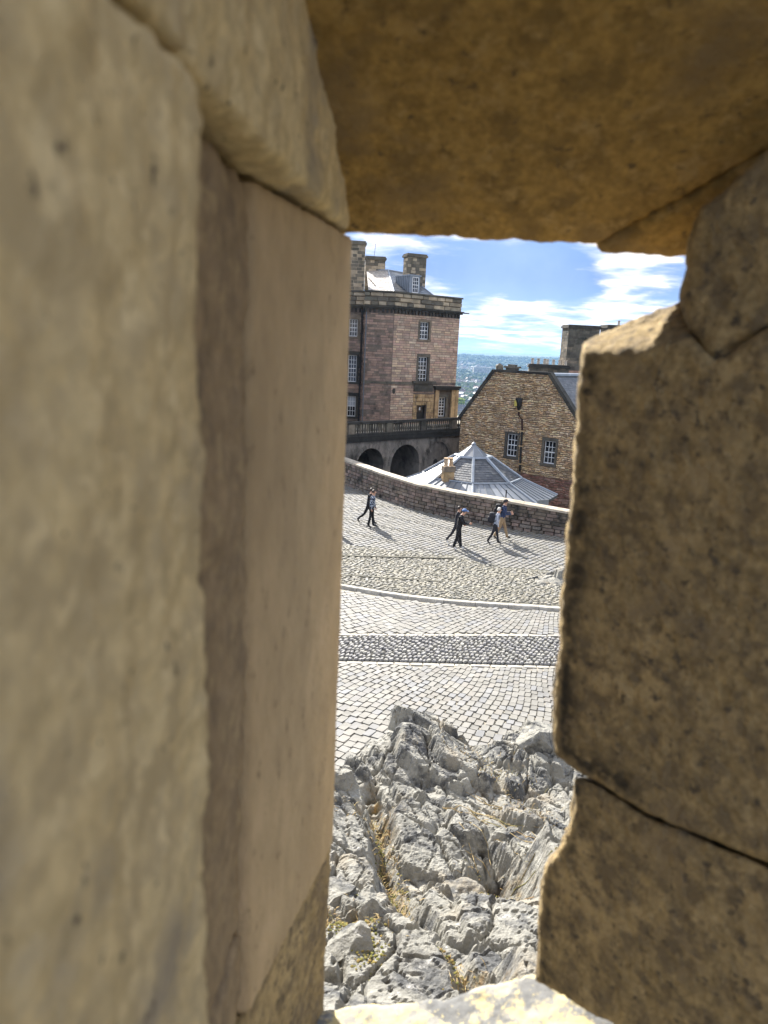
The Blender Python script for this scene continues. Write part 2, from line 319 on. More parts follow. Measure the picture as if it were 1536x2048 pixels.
def window(parent, O, u, n, r, nx=4, ny=6, recess=.18, sur=None, surw=.22, glassm='glass', meet=True, proud=.03, sill=True):
    a, b, c, d = r; mb = MB(); fw = .07
    for (x0, x1, y0, y1) in ((a, a + fw, c, d), (b - fw, b, c, d), (a + fw, b - fw, c, c + fw * 1.3), (a + fw, b - fw, d - fw, d)):
        mb.box(O, u, UP, n, x0, x1, y0, y1, -recess - .07, -recess, .5)
    ia, ib, ic, id_ = a + fw, b - fw, c + fw * 1.3, d - fw
    for i in range(1, nx): x = ia + (ib - ia) * i / nx; mb.box(O, u, UP, n, x - .022, x + .022, ic, id_, -recess - .05, -recess - .012, .5)
    for i in range(1, ny):
        y = ic + (id_ - ic) * i / ny; hw = .04 if (meet and i == ny // 2) else .022
        mb.box(O, u, UP, n, ia, ib, y - hw, y + hw, -recess - .052, -recess - (.004 if hw > .03 else .014), .5)
    w = mb.build('window', M['white'], parent)
    g = MB(); g.box(O, u, UP, n, ia, ib, ic, id_, -recess - .046, -recess - .036); g.build('glass', M[glassm], w)
    if sur:
        s = MB(); s.box(O, u, UP, n, a - surw, a, c, d, -recess, proud, rng.random()); s.box(O, u, UP, n, b, b + surw, c, d, -recess, proud, rng.random())
        s.box(O, u, UP, n, a - surw, b + surw, d, d + surw * 1.2, -recess, proud + .003, rng.random())
        s.build('surround', M[sur], parent)
        if sill: s = MB(); s.box(O, u, UP, n, a - surw * 1.1, b + surw * 1.1, c - .2, c, -recess, proud + .05, rng.random()); s.build('sill', M[sur], parent)
    bk = MB(); bk.box(O, u, UP, n, a - .05, b + .05, c - .05, d + .05, -recess - .4, -recess - .3); return w
def uv(px, py, O, u, n):
    p = onplane(px, py, O, n) - O; return p.dot(u), p.z
def rect(x0, y0, x1, y1, O, u, n):
    a, d = uv(x0, (y0), O, u, n); b, d2 = uv(x1, y0, O, u, n); a2, c = uv(x0, y1, O, u, n); b2, c2 = uv(x1, y1, O, u, n)
    return ((a + a2) / 2, (b + b2) / 2, (c + c2) / 2, (d + d2) / 2)
def slates(mb, A, B, Cc, D, nrow, wid, t=None, th=.018):
    """A,B = lower edge, D,C = upper edge; rows of overlapping slates proud of the plane"""
    n = (B - A).cross(D - A).normalized()
    for i in range(nrow):
        f0, f1 = i / nrow, (i + 1.12) / nrow; f1 = min(f1, 1)
        a0, b0 = A.lerp(D, f0), B.lerp(Cc, f0); a1, b1 = A.lerp(D, f1), B.lerp(Cc, f1)
        k = max(1, int(round((b0 - a0).length / wid))); s = (i % 2) * .5
        for q in range(-1, k + 1):
            x0, x1 = max(0, (q + s) / k), min(1, (q + 1 + s) / k)
            if x1 - x0 < .15 / k: continue
            g = .04 / k
            jz = rng.uniform(0, .012)
            p = [a0.lerp(b0, x0 + g), a0.lerp(b0, x1 - g), a1.lerp(b1, x1 - g), a1.lerp(b1, x0 + g)]
            lo = n * (th + jz); hi = n * .004
            mb.raw([p[0] + lo, p[1] + lo, p[2] + hi, p[3] + hi, p[0], p[1]], [(0, 1, 2, 3), (4, 5, 1, 0)], t if t is not None else rng.random())

# ------------------------------------------------------------------ far land: one sheet from the castle rock to the horizon
def terr(P):
    X, Y = P[:, 0], P[:, 1]; Q = np.stack([X, Y, 0 * X], 1)
    z = np.interp(Y, [-600, -60, 30, 110, 260, 700, 3000, 4200, 5600, 6800, 8000, 12000, 16000, 19000, 30000], [-60, -8, -9, -12, -70, -92, -92, -84, -58, -8, 8, 0, 60, 110, 60])
    z = z + fbm(Q, 1 / 900., 4, 3) * np.interp(Y, [0, 700, 3000, 6500, 9000, 30000], [0, 0, 6, 20, 24, 60])
    z = z + np.where(Y > 9000, 34 * np.sin(X / 2600. + .6), 0)
    return z
xs = np.concatenate([np.linspace(-16000, -900, 40)[:-1], np.linspace(-900, 3000, 131)[:-1], np.linspace(3000, 20000, 40)])
ys = np.concatenate([np.linspace(-600, 100, 20)[:-1], np.linspace(100, 3000, 90)[:-1], np.linspace(3000, 30000, 190)])
gx, gy = np.meshgrid(xs, ys); P = np.stack([gx.ravel(), gy.ravel()], 1); zz = terr(P)
def gridmesh(name, P3, nx, ny, mt, smooth=True, attrs=None):
    me = bpy.data.meshes.new(name); me.vertices.add(nx * ny); me.vertices.foreach_set('co', P3.ravel().astype(np.float32))
    i = np.arange(nx * ny).reshape(ny, nx); q = np.stack([i[:-1, :-1], i[:-1, 1:], i[1:, 1:], i[1:, :-1]], -1).reshape(-1, 4)
    me.loops.add(q.size); me.loops.foreach_set('vertex_index', q.ravel().astype(np.int32)); me.polygons.add(len(q))
    me.polygons.foreach_set('loop_start', np.arange(0, q.size, 4, dtype=np.int32)); me.polygons.foreach_set('use_smooth', [smooth] * len(q)); me.materials.append(mt)
    for k, v in (attrs or {}).items(): a = me.attributes.new(k, 'FLOAT', 'POINT'); a.data.foreach_set('value', v.astype(np.float32))
    me.update(calc_edges=True); me.validate(); return me
M['land'] = mat('far_land', [(.085, .105, .05)], rough=1, mottle=.004, mottle_amt=.5, bump=0, dirt=[(.035, .055, .03, .0022, .47, .53), (.16, .15, .10, .006, .62, .66)])
link('town_land', gridmesh('town_land', np.stack([P[:, 0], P[:, 1], zz], 1), len(xs), len(ys), M['land']), kind='structure')
hz = bpy.data.materials.new('haze_air'); hz.use_nodes = True; hn = hz.node_tree; hn.nodes.remove(hn.nodes['Principled BSDF'])
pv = hn.nodes.new('ShaderNodeVolumePrincipled'); pv.inputs['Color'].default_value = (.36, .62, 1, 1); pv.inputs['Density'].default_value = 6e-5; pv.inputs['Density Attribute'].default_value = ''; hz.cycles.homogeneous_volume = True; pv.inputs['Anisotropy'].default_value = .1
hn.links.new(pv.outputs[0], hn.nodes['Material Output'].inputs['Volume'])
b = MB(); b.box(Vector((0, 0, 0)), Vector((1, 0, 0)), Vector((0, 1, 0)), UP, -17000, 21000, -700, 31000, -240, 260); b.build('haze', hz, kind='stuff')

# town: houses, wooded belts, a slab block
def visible_dir(): return rng.uniform(.05, .30)
M['render_w'] = mat('pale_house_walls', [(.42, .38, .32), (.55, .52, .47), (.35, .29, .22), (.62, .6, .56), (.30, .24, .19)], rough=.9, mottle=.1, bump=0)
M['roof_t'] = mat('house_roofs', [(.10, .10, .11), (.16, .15, .15), (.20, .12, .09), (.12, .13, .15), (.24, .23, .22)], rough=.7, mottle=.1, bump=0)
M['tree_far'] = mat('far_foliage', [(0.028, 0.052, 0.014), (0.048, 0.076, 0.024), (0.036, 0.064, 0.028), (0.06, 0.088, 0.028), (0.072, 0.092, 0.036)], rough=1, mottle=.08, mottle_amt=.5, bump=0)
M['limetree'] = mat('lime_foliage', [(.20, .28, .04), (.26, .33, .05)], rough=1, mottle=.3, mottle_amt=.4, bump=0)
M['bark'] = plain('bark', (.08, .06, .045), .9)
def tz(x, y): return float(terr(np.array([[x, y]]))[0])
def house(mb, x, y, w, d, h, a, storeys_roof=.5, off=Vector((0, 0, 0))):
    ca, sa = math.cos(a), math.sin(a); u = Vector((ca, sa, 0)); n = Vector((-sa, ca, 0)); z0 = tz(x, y); O = Vector((x, y, z0)) - off
    t = rng.random(); mb.box(O, u, n, UP, -w / 2, w / 2, -d / 2, d / 2, -3, h, t, 0)
    rh = d * storeys_roof; E = .3; t2 = rng.random()
    A = [O + u * sx_ * (w / 2 + E) + n * sy_ * (d / 2 + E) + UP * (h + .02) for sx_, sy_ in ((-1, -1), (1, -1), (1, 1), (-1, 1))]
    r0, r1 = O - u * (w / 2 + E) + UP * (h + rh), O + u * (w / 2 + E) + UP * (h + rh)
    mb.raw(A + [r0, r1], [(0, 1, 5, 4), (2, 3, 4, 5), (0, 4, 3), (1, 2, 5), (3, 2, 1, 0)], t2, 1)
    for s_ in (-.35, .35): mb.box(O, u, n, UP, w * s_ - .5, w * s_ + .5, -.4, .4, h + rh * .7, h + rh + 1.3, rng.random(), 0)
    for s_ in (-1, 1):      # window strips of dark openings
        for q in range(int(w / 2.6)):
            for fl in range(max(1, int(h / 3))):
                x0 = -w / 2 + 1.2 + q * 2.6; mb.box(O, u, UP, n * s_, x0, x0 + 1.0, fl * 3 + .9, fl * 3 + 2.4, d / 2 - .05, d / 2 + .03, 0, 2)
hk = 0
for i in range(80):
    Y = 950 + 1100 * (i / 80.0) ** 1.3; k = rng.uniform(.085, .175) ; x = k * Y
    off = Vector((x, Y, tz(x, Y))); mb = MB(); house(mb, x, Y, rng.uniform(12, 34), rng.uniform(9, 13), rng.uniform(6, 11), rng.choice((.3, .3, 1.87, .5)) + rng.uniform(-.1, .1), .4, Vector((0, 0, 0)))
    me = mb.mesh('town_house', [M['render_w'], M['roof_t'], M['glass']], off); o = link('town_house', me, loc=off)
    tag(o, 'pale house with grey roof in the town far below the castle', 'house', 'houses of the near town')
mb = MB()
for i in range(2600):
    Y = 1500 + 5000 * rng.random() ** 1.1; x = rng.uniform(.06, .30) * Y
    if vnoise(np.array([[x / 420., Y / 420., 0]]), 9)[0] < -.05 and rng.random() < .9: continue
    house(mb, x, Y, rng.uniform(9, 24), rng.uniform(8, 12), rng.uniform(5, 9), rng.uniform(0, 3.1), .45)
mb.build('distant_houses', [M['render_w'], M['roof_t'], M['glass']], kind='stuff')
sb = MB(); c = W(962, 752, 4300); O = Vector((c.x, c.y, tz(c.x, c.y)))
sb.box(O, Vector((1, .15, 0)).normalized(), Vector((-.15, 1, 0)).normalized(), UP, -48, 48, -9, 9, -5, 40, .3)
for q in range(7):
    sb.box(O, Vector((1, .15, 0)).normalized(), UP, Vector((.15, -1, 0)).normalized(), -46, 46, 3 + q * 5, 5.2 + q * 5, 9.0, 9.4, .9, 1)
tag(sb.build('office_block', [M['render_w'], M['glass']]), 'long pale slab office block rising among distant trees', 'building')
ico = bmesh.new(); bmesh.ops.create_icosphere(ico, subdivisions=1, radius=1); IV = [v.co.copy() for v in ico.verts]; IF = [tuple(v.index for v in f.verts) for f in ico.faces]; ico.free()
def blob(mb, c, r, t, sq=.8):
    mb.raw([c + Vector((v.x * r * rng.uniform(.75, 1.25), v.y * r * rng.uniform(.75, 1.25), v.z * r * sq * rng.uniform(.75, 1.2))) for v in IV], IF, t)
mb = MB()
for i in range(9000):
    u_ = rng.random(); Y = 1150 + 6300 * u_ ** 1.4; x = rng.uniform(.05, .30) * Y
    nv = vnoise(np.array([[x / 420., Y / 420., 0]]), 9)[0]
    dens = 1.0 if (1750 < Y < 2700) or Y > 6000 else (.75 if nv < -.02 else .16)
    if rng.random() > dens: continue
    r_ = rng.uniform(5, 10) * (1 + (Y > 5500) * .8); blob(mb, Vector((x, Y, tz(x, Y) + r_ * .5)), r_, rng.random())
mb.build('far_woodland', M['tree_far'], kind='stuff')
def town_tree(px, py, Y, r, mt, label):
    c = W(px, py, Y); z0 = tz(c.x, c.y); t = thing('town_tree', Vector((c.x, c.y, z0)), label, 'tree')
    k = MB(); k.tube([Vector((c.x, c.y, z0)), Vector((c.x, c.y, z0 + r))], [.7, .4]); k.build('trunk', M['bark'], t)
    k = MB()
    for q in range(26):
        a = rng.uniform(0, 6.28); rr = r * rng.random() ** .5; blob(k, Vector((c.x + math.cos(a) * rr * .75, c.y + math.sin(a) * rr * .75, z0 + r * rng.uniform(.8, 1.9) - rr * .3)), r * rng.uniform(.2, .4), rng.random())
    k.build('crown', mt, t)
town_tree(921, 815, 1450, 12, M['limetree'], 'lime green tree among the grey roofs just above the town edge')

# ------------------------------------------------------------------ courtyard
WP = [(-12, 60.5), (-7.2, 53), (-2.55, 46.2), (-.4, 42.7), (1.68, 39.6), (3.7, 37.7), (5.85, 36.15), (8.76, 34.6), (13, 32.6), (20, 30)]   # base of the parapet wall
cb = MB(); nn_ = [Vector((x, y, -.03)) for x, y in WP]
base = [Vector((-14, -1.0, -.03)), Vector((22, -1.0, -.03))]
for a, b_ in zip(WP, WP[1:]): cb.face([Vector((a[0], 1.2, -.004)), Vector((b_[0], 1.2, -.004)), Vector((b_[0], b_[1] + .3, -.004)), Vector((a[0], a[1] + .3, -.004))])
cb.build('courtyard', M['bed'], kind='structure'); courtyard = bpy.data.objects['courtyard']
FX, FY = 7.2, 28.2
gl = lambda p, q: (lambda x: p.y + (q.y - p.y) * (x - p.x) / (q.x - p.x))
Ln = gl(G(680, 1324), G(1115, 1334)); Lf = gl(G(680, 1271), G(1115, 1273))
KP = [(-9, 28.6), (-5, 27.0)] + [tuple(G(x, y)[:2]) for x, y in ((685, 1178), (760, 1191), (850, 1204), (950, 1212), (1040, 1218), (1115, 1222))] + [(9.5, 23.5), (15, 23.3)]
kx = [p[0] for p in KP]; ky = [p[1] for p in KP]
kerbY = lambda x: float(np.interp(x, kx, ky))
def variant(seed, ln, wd, h=.05, dome=.012, inset=.06, jit=.08, cut=.16):
    r = random.Random(seed); rings = []
    for z, s, in ((-.05, 1.0), (h - dome, .96), (h, 1 - inset)):
        ring = []
        for a in range(8):
            cx_, cy_ = ((1, -1 + cut * 1.3), (1, 1 - cut * 1.3), (1 - cut, 1), (-1 + cut, 1), (-1, 1 - cut * 1.3), (-1, -1 + cut * 1.3), (-1 + cut, -1), (1 - cut, -1))[a]
            ring.append(Vector((cx_ * ln / 2 * s, cy_ * wd / 2 * s, z)))
        rings.append(ring)
    js = [Vector((r.uniform(-1, 1) * jit * ln * .3, r.uniform(-1, 1) * jit * wd * .5, r.uniform(-1, 1) * .005)) for _ in range(8)]
    vs = [rings[i][q] + js[q] for i in range(3) for q in range(8)]
    fs = [(i * 8 + q, i * 8 + (q + 1) % 8, (i + 1) * 8 + (q + 1) % 8, (i + 1) * 8 + q) for i in range(2) for q in range(8)] + [tuple(16 + q for q in range(8))]
    return vs, fs
def in_frame(x, y): 
    p = px_of((x, y, 0)); return 668 < p[0] < 1122 and 1100 < p[1] < 1560
def lay(name, stuffname, items, variants, mt, parent, limit, z=0.0, tilt=.02, zoff=-.022):
    """items: (x, y, angle, sx, sy)"""
    vis = [i for i in items if in_frame(i[0], i[1])]; vis.sort(key=lambda i: i[1]); keep = set(id(i) for i in vis[:limit])
    meshes = []
    for vs, fs in variants:
        k = MB(); k.raw(vs, fs, 0.0); meshes.append(k.mesh(name, mt))
    st = MB()
    for it in items:
        x, y, a, sx_, sy_ = it; q = rng.randrange(len(variants)); tx, ty = rng.gauss(0, tilt), rng.gauss(0, tilt); zz_ = z + zoff + rng.gauss(0, .003)
        mtx = Matrix.Translation((x, y, zz_)) @ Matrix.Rotation(a, 4, 'Z') @ Matrix.Rotation(tx, 4, 'X') @ Matrix.Rotation(ty, 4, 'Y') @ Matrix.Diagonal((sx_, sy_, 1, 1))
        if id(it) in keep:
            o = bpy.data.objects.new(name, meshes[q]); C.objects.link(o); o.parent = parent; o.matrix_local = mtx
        else:
            vs, fs = variants[q]; st.raw([mtx @ v for v in vs], fs, rng.random())
    if st.v: st.build(stuffname, mt, parent, kind='stuff')
# setts: courses fan towards a point beyond the kerb
items = []
def fan(Rmin, Rmax, dth, keepf, ln=(.20, .34), th0=-1.0, th1=1.3):
    th = th0
    while th < th1:
        r_ = Rmin + rng.uniform(0, .3)
        while r_ < Rmax:
            l_ = rng.uniform(*ln); rm = r_ + l_ / 2; tt = th + .010 * math.sin(rm * 1.3 + th * 5); x = FX - math.sin(tt) * rm; y = FY - math.cos(tt) * rm
            if keepf(x, y): items.append((x, y, math.pi / 2 - tt, (l_ - .012) / .3, (dth * rm - .012) / .2))
            r_ += l_
        th += dth
fan(6.0, 19.5, .0145, lambda x, y: y < Ln(x) - .14 and y > 10.6 and -.18 < x / y < .42)
fan(2.0, 14, .0262, lambda x, y: Lf(x) + .14 < y < kerbY(x) - .16 and -.18 < x / y < .42)
lay('sett', 'far_setts', items, [variant(i, .3, .2) for i in range(8)], M['sett'], courtyard, 300)
# edging rows beside the cobble band
items = []
for Lq, o_ in ((Ln, -.06), (Lf, .06)):
    x = -4.5
    while x < 9: l_ = rng.uniform(.35, .6); items.append((x + l_ / 2, Lq(x) + o_, math.atan(Lq(1) - Lq(0)), (l_ - .02) / .3, .13 / .2)); x += l_
lay('edging_stone', 'edging_stones', items, [variant(20 + i, .3, .2, jit=.05) for i in range(4)], M['kerb'], courtyard, 60)
# cobble band
bb = MB(); bb.face([Vector((-5, Ln(-5), .003)), Vector((10, Ln(10), .003)), Vector((10, Lf(10), .003)), Vector((-5, Lf(-5), .003))]); band = bb.build('cobble_band', M['soil_shade'], kind='structure')
items = []; x = -4.0
while x < 9:
    y = Ln(x) + .05; wd_ = rng.uniform(.105, .15)
    while y < Lf(x) - .05:
        l_ = rng.uniform(.15, .26); items.append((x + rng.uniform(-.02, .02) + (y - 20) * .55, y + l_ / 2, math.pi / 2 - .5 + rng.gauss(0, .14), (l_ - .03) / .2, (wd_ - .025) / .14)); y += l_
    x += wd_
items = [i for i in items if Ln(i[0]) + .06 < i[1] < Lf(i[0]) - .06]
lay('cobble', 'far_cobbles', items, [variant(40 + i, .2, .14, .055, .035, .34, .3, .35) for i in range(8)], M['cobble'], band, 300, tilt=.07, zoff=0)
# kerb
kt = thing('kerb', Vector((0, 0, 0)), 'curved line of long pale kerb stones edging the rubble paving', 'kerb'); kt['kind'] = 'structure'; del kt['category']; del kt['label']
pts = []; 
for (x0, y0), (x1, y1) in zip(KP, KP[1:]):
    for q in range(8): pts.append(Vector((x0 + (x1 - x0) * q / 8, y0 + (y1 - y0) * q / 8, 0)))
i = 0
while i < len(pts) - 1:
    l_ = rng.uniform(.75, 1.15); j = i + 1; d_ = (pts[j] - pts[i]).length
    while j < len(pts) - 1 and d_ < l_: j += 1; d_ += (pts[j] - pts[j - 1]).length
    a, b_ = pts[i], pts[j]; u = (b_ - a).normalized(); n = Vector((-u.y, u.x, 0)); k = MB(); Lk = (b_ - a).length; hh = .11 + rng.uniform(-.008, .008)
    prof = [(-.02, -.05), (0, hh - .03), (.025, hh), (.21, hh), (.22, -.05)]
    A = [a + u * .008 + n * p + UP * q for p, q in prof]; B_ = [a + u * (Lk - .008) + n * p + UP * q for p, q in prof]
    k.raw(A + B_, [(0, 1, 6, 5)[::-1], (1, 2, 7, 6)[::-1], (2, 3, 8, 7)[::-1], (3, 4, 9, 8)[::-1], (0, 1, 2, 3, 4), (9, 8, 7, 6, 5)], 0)
    k.build('kerb_stone', M['kerb'], kt); i = j
# raised rubble paving beyond the kerb, then setts up to the wall
rb = MB(); xsr = np.linspace(-9, 15, 40)
for a, b_ in zip(xsr, xsr[1:]):
    wa, wb = [float(np.interp(q, [p[0] for p in WP], [p[1] for p in WP])) for q in (a, b_)]
    rb.face([Vector((a, kerbY(a) + .2, .085)), Vector((b_, kerbY(b_) + .2, .085)), Vector((b_, kerbY(b_) + 1.5, .10)), Vector((a, kerbY(a) + 1.5, .10))])
    rb.face([Vector((a, kerbY(a) + 1.5, .10)), Vector((b_, kerbY(b_) + 1.5, .10)), Vector((b_, wb + .2, .01)), Vector((a, wa + .2, .01))])
rub = rb.build('rubble_paving', M['rubbed'], kind='structure')
def zr(x, y):
    wy = float(np.interp(x, [p[0] for p in WP], [p[1] for p in WP])); k = kerbY(x)
    return float(np.interp(y, [k, k + .2, k + 1.5, wy + .2], [.085, .085, .10, .01]))
edge = lambda x: float(np.interp(x, [-6, -1.5, 3.0, 5.0, 8.5, 12], [33.0, 31.0, 30.0, 28.6, 28.2, 28]))
st = MB(); rv = [variant(70 + i, .3, .2, .04, .025, .3, .35, .35) for i in range(8)]
y = 23.0
while y < 33.5:
    x = -.14 * y
    while x < .36 * y:
        l_ = rng.uniform(.13, .27); w_ = rng.uniform(.10, .15)
        X, Y = x + rng.uniform(-.03, .03), y + rng.uniform(-.04, .04)
        if kerbY(X) + .34 < Y < edge(X) - .1:
            vs, fs = rng.choice(rv); m_ = Matrix.Translation((X, Y, zr(X, Y) - .002)) @ Matrix.Rotation(.35 + rng.gauss(0, .16), 4, 'Z') @ Matrix.Rotation(rng.gauss(0, .09), 4, 'X') @ Matrix.Rotation(rng.gauss(0, .07), 4, 'Y') @ Matrix.Diagonal((l_ / .37, w_ / .27, 1, 1))
            st.raw([m_ @ v for v in vs], fs, rng.random())
        x += l_
    y += .125
st.build('rubble_stones', M['rubble'], rub, kind='stuff')
# drain channels: two dark grooves of thin slabs crossing the rubble
for (pa, pb) in (((660, 1112), (905, 1118)), ((660, 1150), (880, 1164))):
    a, b_ = G(*pa, .1), G(*pb, .1); u = (b_ - a).normalized(); n = Vector((-u.y, u.x, 0)); k = MB(); k.box(a - u * 4, u, n, UP, 0, (b_ - a).length + 4, -.05, .05, -.1, .048, .2); k.build('channel_stone', M['rubbed'], rub)
st = MB(); sv = [variant(90 + i, .3, .2, .03, .012, .2, .2) for i in range(6)]
wu = Vector((.80, -.60, 0)).normalized()
for seg in range(-30, 130):
    s = seg * .235; O = Vector((-10, 53, 0)) + wu * s
    for band_ in range(0, 90):
        t_ = band_ * .30 + (seg % 2) * .15; p = O + Vector((-.60, -.80, 0)) * t_
        if not (-.13 < p.x / p.y < .34 and p.y > edge(p.x) and p.y > kerbY(p.x) + .3): continue
        if p.y > float(np.interp(p.x, [q[0] for q in WP], [q[1] for q in WP])) - .15: continue
        m_ = Matrix.Translation((p.x, p.y, zr(p.x, p.y) - .005 + rng.gauss(0, .004))) @ Matrix.Rotation(math.atan2(-.80, -.60) + rng.gauss(0, .04), 4, 'Z') @ Matrix.Diagonal((.27 / .3 if band_ % 7 else .5, .19 / .2, 1, 1))
        vs, fs = rng.choice(sv); st.raw([m_ @ v for v in vs], fs, rng.random())
st.build('wall_side_setts', M['sett'], rub, kind='stuff')

# ------------------------------------------------------------------ parapet wall along the road
pw = thing('parapet_wall', Vector((3, 37.5, 0)), 'long rubble parapet wall with pale coping descending beside the cobbled road', 'wall')
tops = np.interp
TX = [-12, -2.55, .9, 5.9, 8.8, 20]; TZ = [2.1, 1.58, W(820, 963, 40.3).z, W(1000, 999, 36.2).z, 1.29, .9]
allst = []; bk = MB(); strg = MB()
for (x0, y0), (x1, y1) in zip(WP, WP[1:]):
    a, b_ = Vector((x0, y0, 0)), Vector((x1, y1, 0)); u = (b_ - a).normalized(); n = Vector((u.y, -u.x, 0)); Lk = (b_ - a).length
    za, zb = np.interp(x0, TX, TZ), np.interp(x1, TX, TZ)
    lo = a - n * .5; lo2 = b_ - n * .5
    bk.hexa([a - UP * .5, b_ - UP * .5, lo2 - UP * 9, lo - UP * 9, a + UP * (za - .1), b_ + UP * (zb - .1), lo2 + UP * (zb - .1), lo + UP * (za - .1)])
    hm = (za * .52, zb * .52)
    v_ = 0.0
    # courses follow the fall of the coping
    nrow = 7
    for rI in range(nrow):
        f0, f1 = rI / nrow, (rI + 1) / nrow; s = 0
        while s < Lk - .02:
            w_ = rng.uniform(.28, .75); e_ = min(s + w_, Lk)
            if Lk - e_ < .15: e_ = Lk
            pr = (.07 if f1 <= .58 else .02) + rng.uniform(0, .035)
            zs = [(za + (zb - za) * s / Lk - .1), (za + (zb - za) * e_ / Lk - .1)]
            g = .014; J = lambda: rng.uniform(-.012, .012)
            q = [a + u * (s + g) + UP * (zs[0] * f0 + g + J()), a + u * (e_ - g) + UP * (zs[1] * f0 + g + J()), a + u * (e_ - g) + UP * (zs[1] * f1 - g + J()), a + u * (s + g) + UP * (zs[0] * f1 - g + J())]
            c_ = (q[0] + q[1] + q[2] + q[3]) / 4
            top = [c_ + (p - c_) * .9 + n * (pr + J()) for p in q]
            allst.append(([p - n * .01 for p in q] + top, [(4, 5, 6, 7), (0, 1, 5, 4), (1, 2, 6, 5), (2, 3, 7, 6), (3, 0, 4, 7)], rng.random())); s = e_
    nc = max(1, int(Lk / .95))
    for q in range(nc):
        s0, s1 = Lk * q / nc, Lk * (q + 1) / nc; z0_, z1_ = za + (zb - za) * s0 / Lk, za + (zb - za) * s1 / Lk; k = MB()
        for_pts = lambda s_, z_: [a + u * s_ + n * .10 + UP * (z_ - .10), a + u * s_ - n * .60 + UP * (z_ - .10), a + u * s_ - n * .58 + UP * (z_ + .0), a + u * s_ - n * .2 + UP * (z_ + .05), a + u * s_ + n * .08 + UP * (z_ + .0)]
        A, B_ = for_pts(s0 + .006, z0_), for_pts(s1 - .006, z1_)
        k.raw(A + B_, [(i_, (i_ + 1) % 5, 5 + (i_ + 1) % 5, 5 + i_) for i_ in range(5)] + [(4, 3, 2, 1, 0), (5, 6, 7, 8, 9)], 0); bm_ = k.build('coping_stone', M['coping'], pw)
bk.build('wall_core', M['mortar_dark'], pw)
vis = []; hid = []
for s_ in allst:
    p = px_of(s_[0][4]); (vis if 680 < p[0] < 1150 else hid).append(s_)
vis.sort(key=lambda s_: s_[0][4].y); pieces('stone', vis[:300], M['wallst'], pw)
k = MB()
for vs, fs, t in vis[300:] + hid: k.raw(vs, fs, t)
k.build('rear_stones', M['wallst'], pw, kind='stuff')

# ------------------------------------------------------------------ lower castle ground behind the parapet wall
lg = MB(); lg.face([Vector((-60, 38, -9)), Vector((70, 28, -9)), Vector((90, 128, -12)), Vector((-80, 128, -12))]); lg.build('lower_ward', M['rubbed'], kind='structure')

# ------------------------------------------------------------------ pink stone house
Cc_ = W(785, 700, 75); Cc_.z = 0
uB = Vector((.826, .563, 0)).normalized(); nB = Vector((uB.y, -uB.x, 0)); OB = Cc_
uA = Vector((1, 0, 0)); nA = Vector((0, -1, 0)); OA = W(727, 700, 75); OA.z = 0; wA = (OB - OA).x
OL = Vector((OA.x - 9, 75.9, 0)); 
tw = thing('stone_house', Vector((0, 78, 0)), 'tall pink ashlar house with dark parapet, sash windows and chimneys', 'building')
wB = 8.3; zt = onplane(785, 583, OB, nB).z; zcor = onplane(785, 627, OB, nB).z; zpar = onplane(785, 612, OB, nB).z; zstr = onplane(785, 766, OB, nB).z; zb = -4.0
opB = [rect(840, 644, 858, 679, OB, uB, nB), rect(836, 714, 855, 767, OB, uB, nB), rect(874, 795, 891, 833, OB, uB, nB), rect(833, 808, 852, 840, OB, uB, nB)]
opL = [rect(698, 638, 715, 673, OL, uA, nA), rect(696, 710, 713, 764, OL, uA, nA), rect(694, 792, 711, 833, OL, uA, nA)]
opL2 = [tuple([o[0] - 2.6, o[1] - 2.6, o[2], o[3]]) for o in opL]
k = MB(); cells(k, OB, uB, nB, 0, wB, zb, zt - .02, opB, .5); cells(k, OA, uA, nA, 0, wA, zb, zt - .02, [], .5); cells(k, OL, uA, nA, -2, 9, zb, zt - .02, opL + opL2, .5)
nR = uB; Rr = OB + uB * wB; k.box(Rr, -nB, UP, nR, 0, 9, zb, zt - .02, -.5, 0)
k.build('wall', M['pmortar'], tw)
wd2 = MB()   # blank inner core so that the sky never shows through
wd2.hexa([Vector(p) for p in ((-6, 77, zb), (OB.x + .3, 77, zb), (Rr.x - .6, Rr.y + .4, zb), (-6, 90, zb), (-6, 77, zt - 1), (OB.x + .3, 77, zt - 1), (Rr.x - .6, Rr.y + .4, zt - 1), (-6, 90, zt - 1))]); wd2.build('inner_core', M['blk'], tw)
bigop = lambda ops, e=.22: [(o[0] - e, o[1] + e, o[2] - .2, o[3] + e * 1.1) for o in ops]
doorcase = rect(825, 786, 867, 840, OB, uB, nB); ent = rect(866, 772, 913, 840, OB, uB, nB)
k = MB(); masonry(k, OB, uB, nB, (0.02, wB), zstr + .12, zcor, .235, (.4, 1.1), bigop(opB[:2]), .03, irregular=.25)
masonry(k, OB, uB, nB, (0.02, wB), zb, zstr - .12, .235, (.4, 1.1), bigop([opB[2], opB[3]]) + [doorcase, ent], .03, irregular=.25); k.build('wall_stones', M['pink'], tw, kind='stuff')
k = MB(); masonry(k, OA, uA, nA, (0, wA - .02), zb, zcor, .235, (.35, .95), [], .03, irregular=.25); k.build('side_stones', M['pinkshade'], tw, kind='stuff')
k = MB(); masonry(k, OL, uA, nA, (-2, 9), zb, zcor, .26, (.35, 1.0), bigop(opL + opL2), .03, irregular=.3); k.build('facade_stones', M['pinkshade'], tw, kind='stuff')
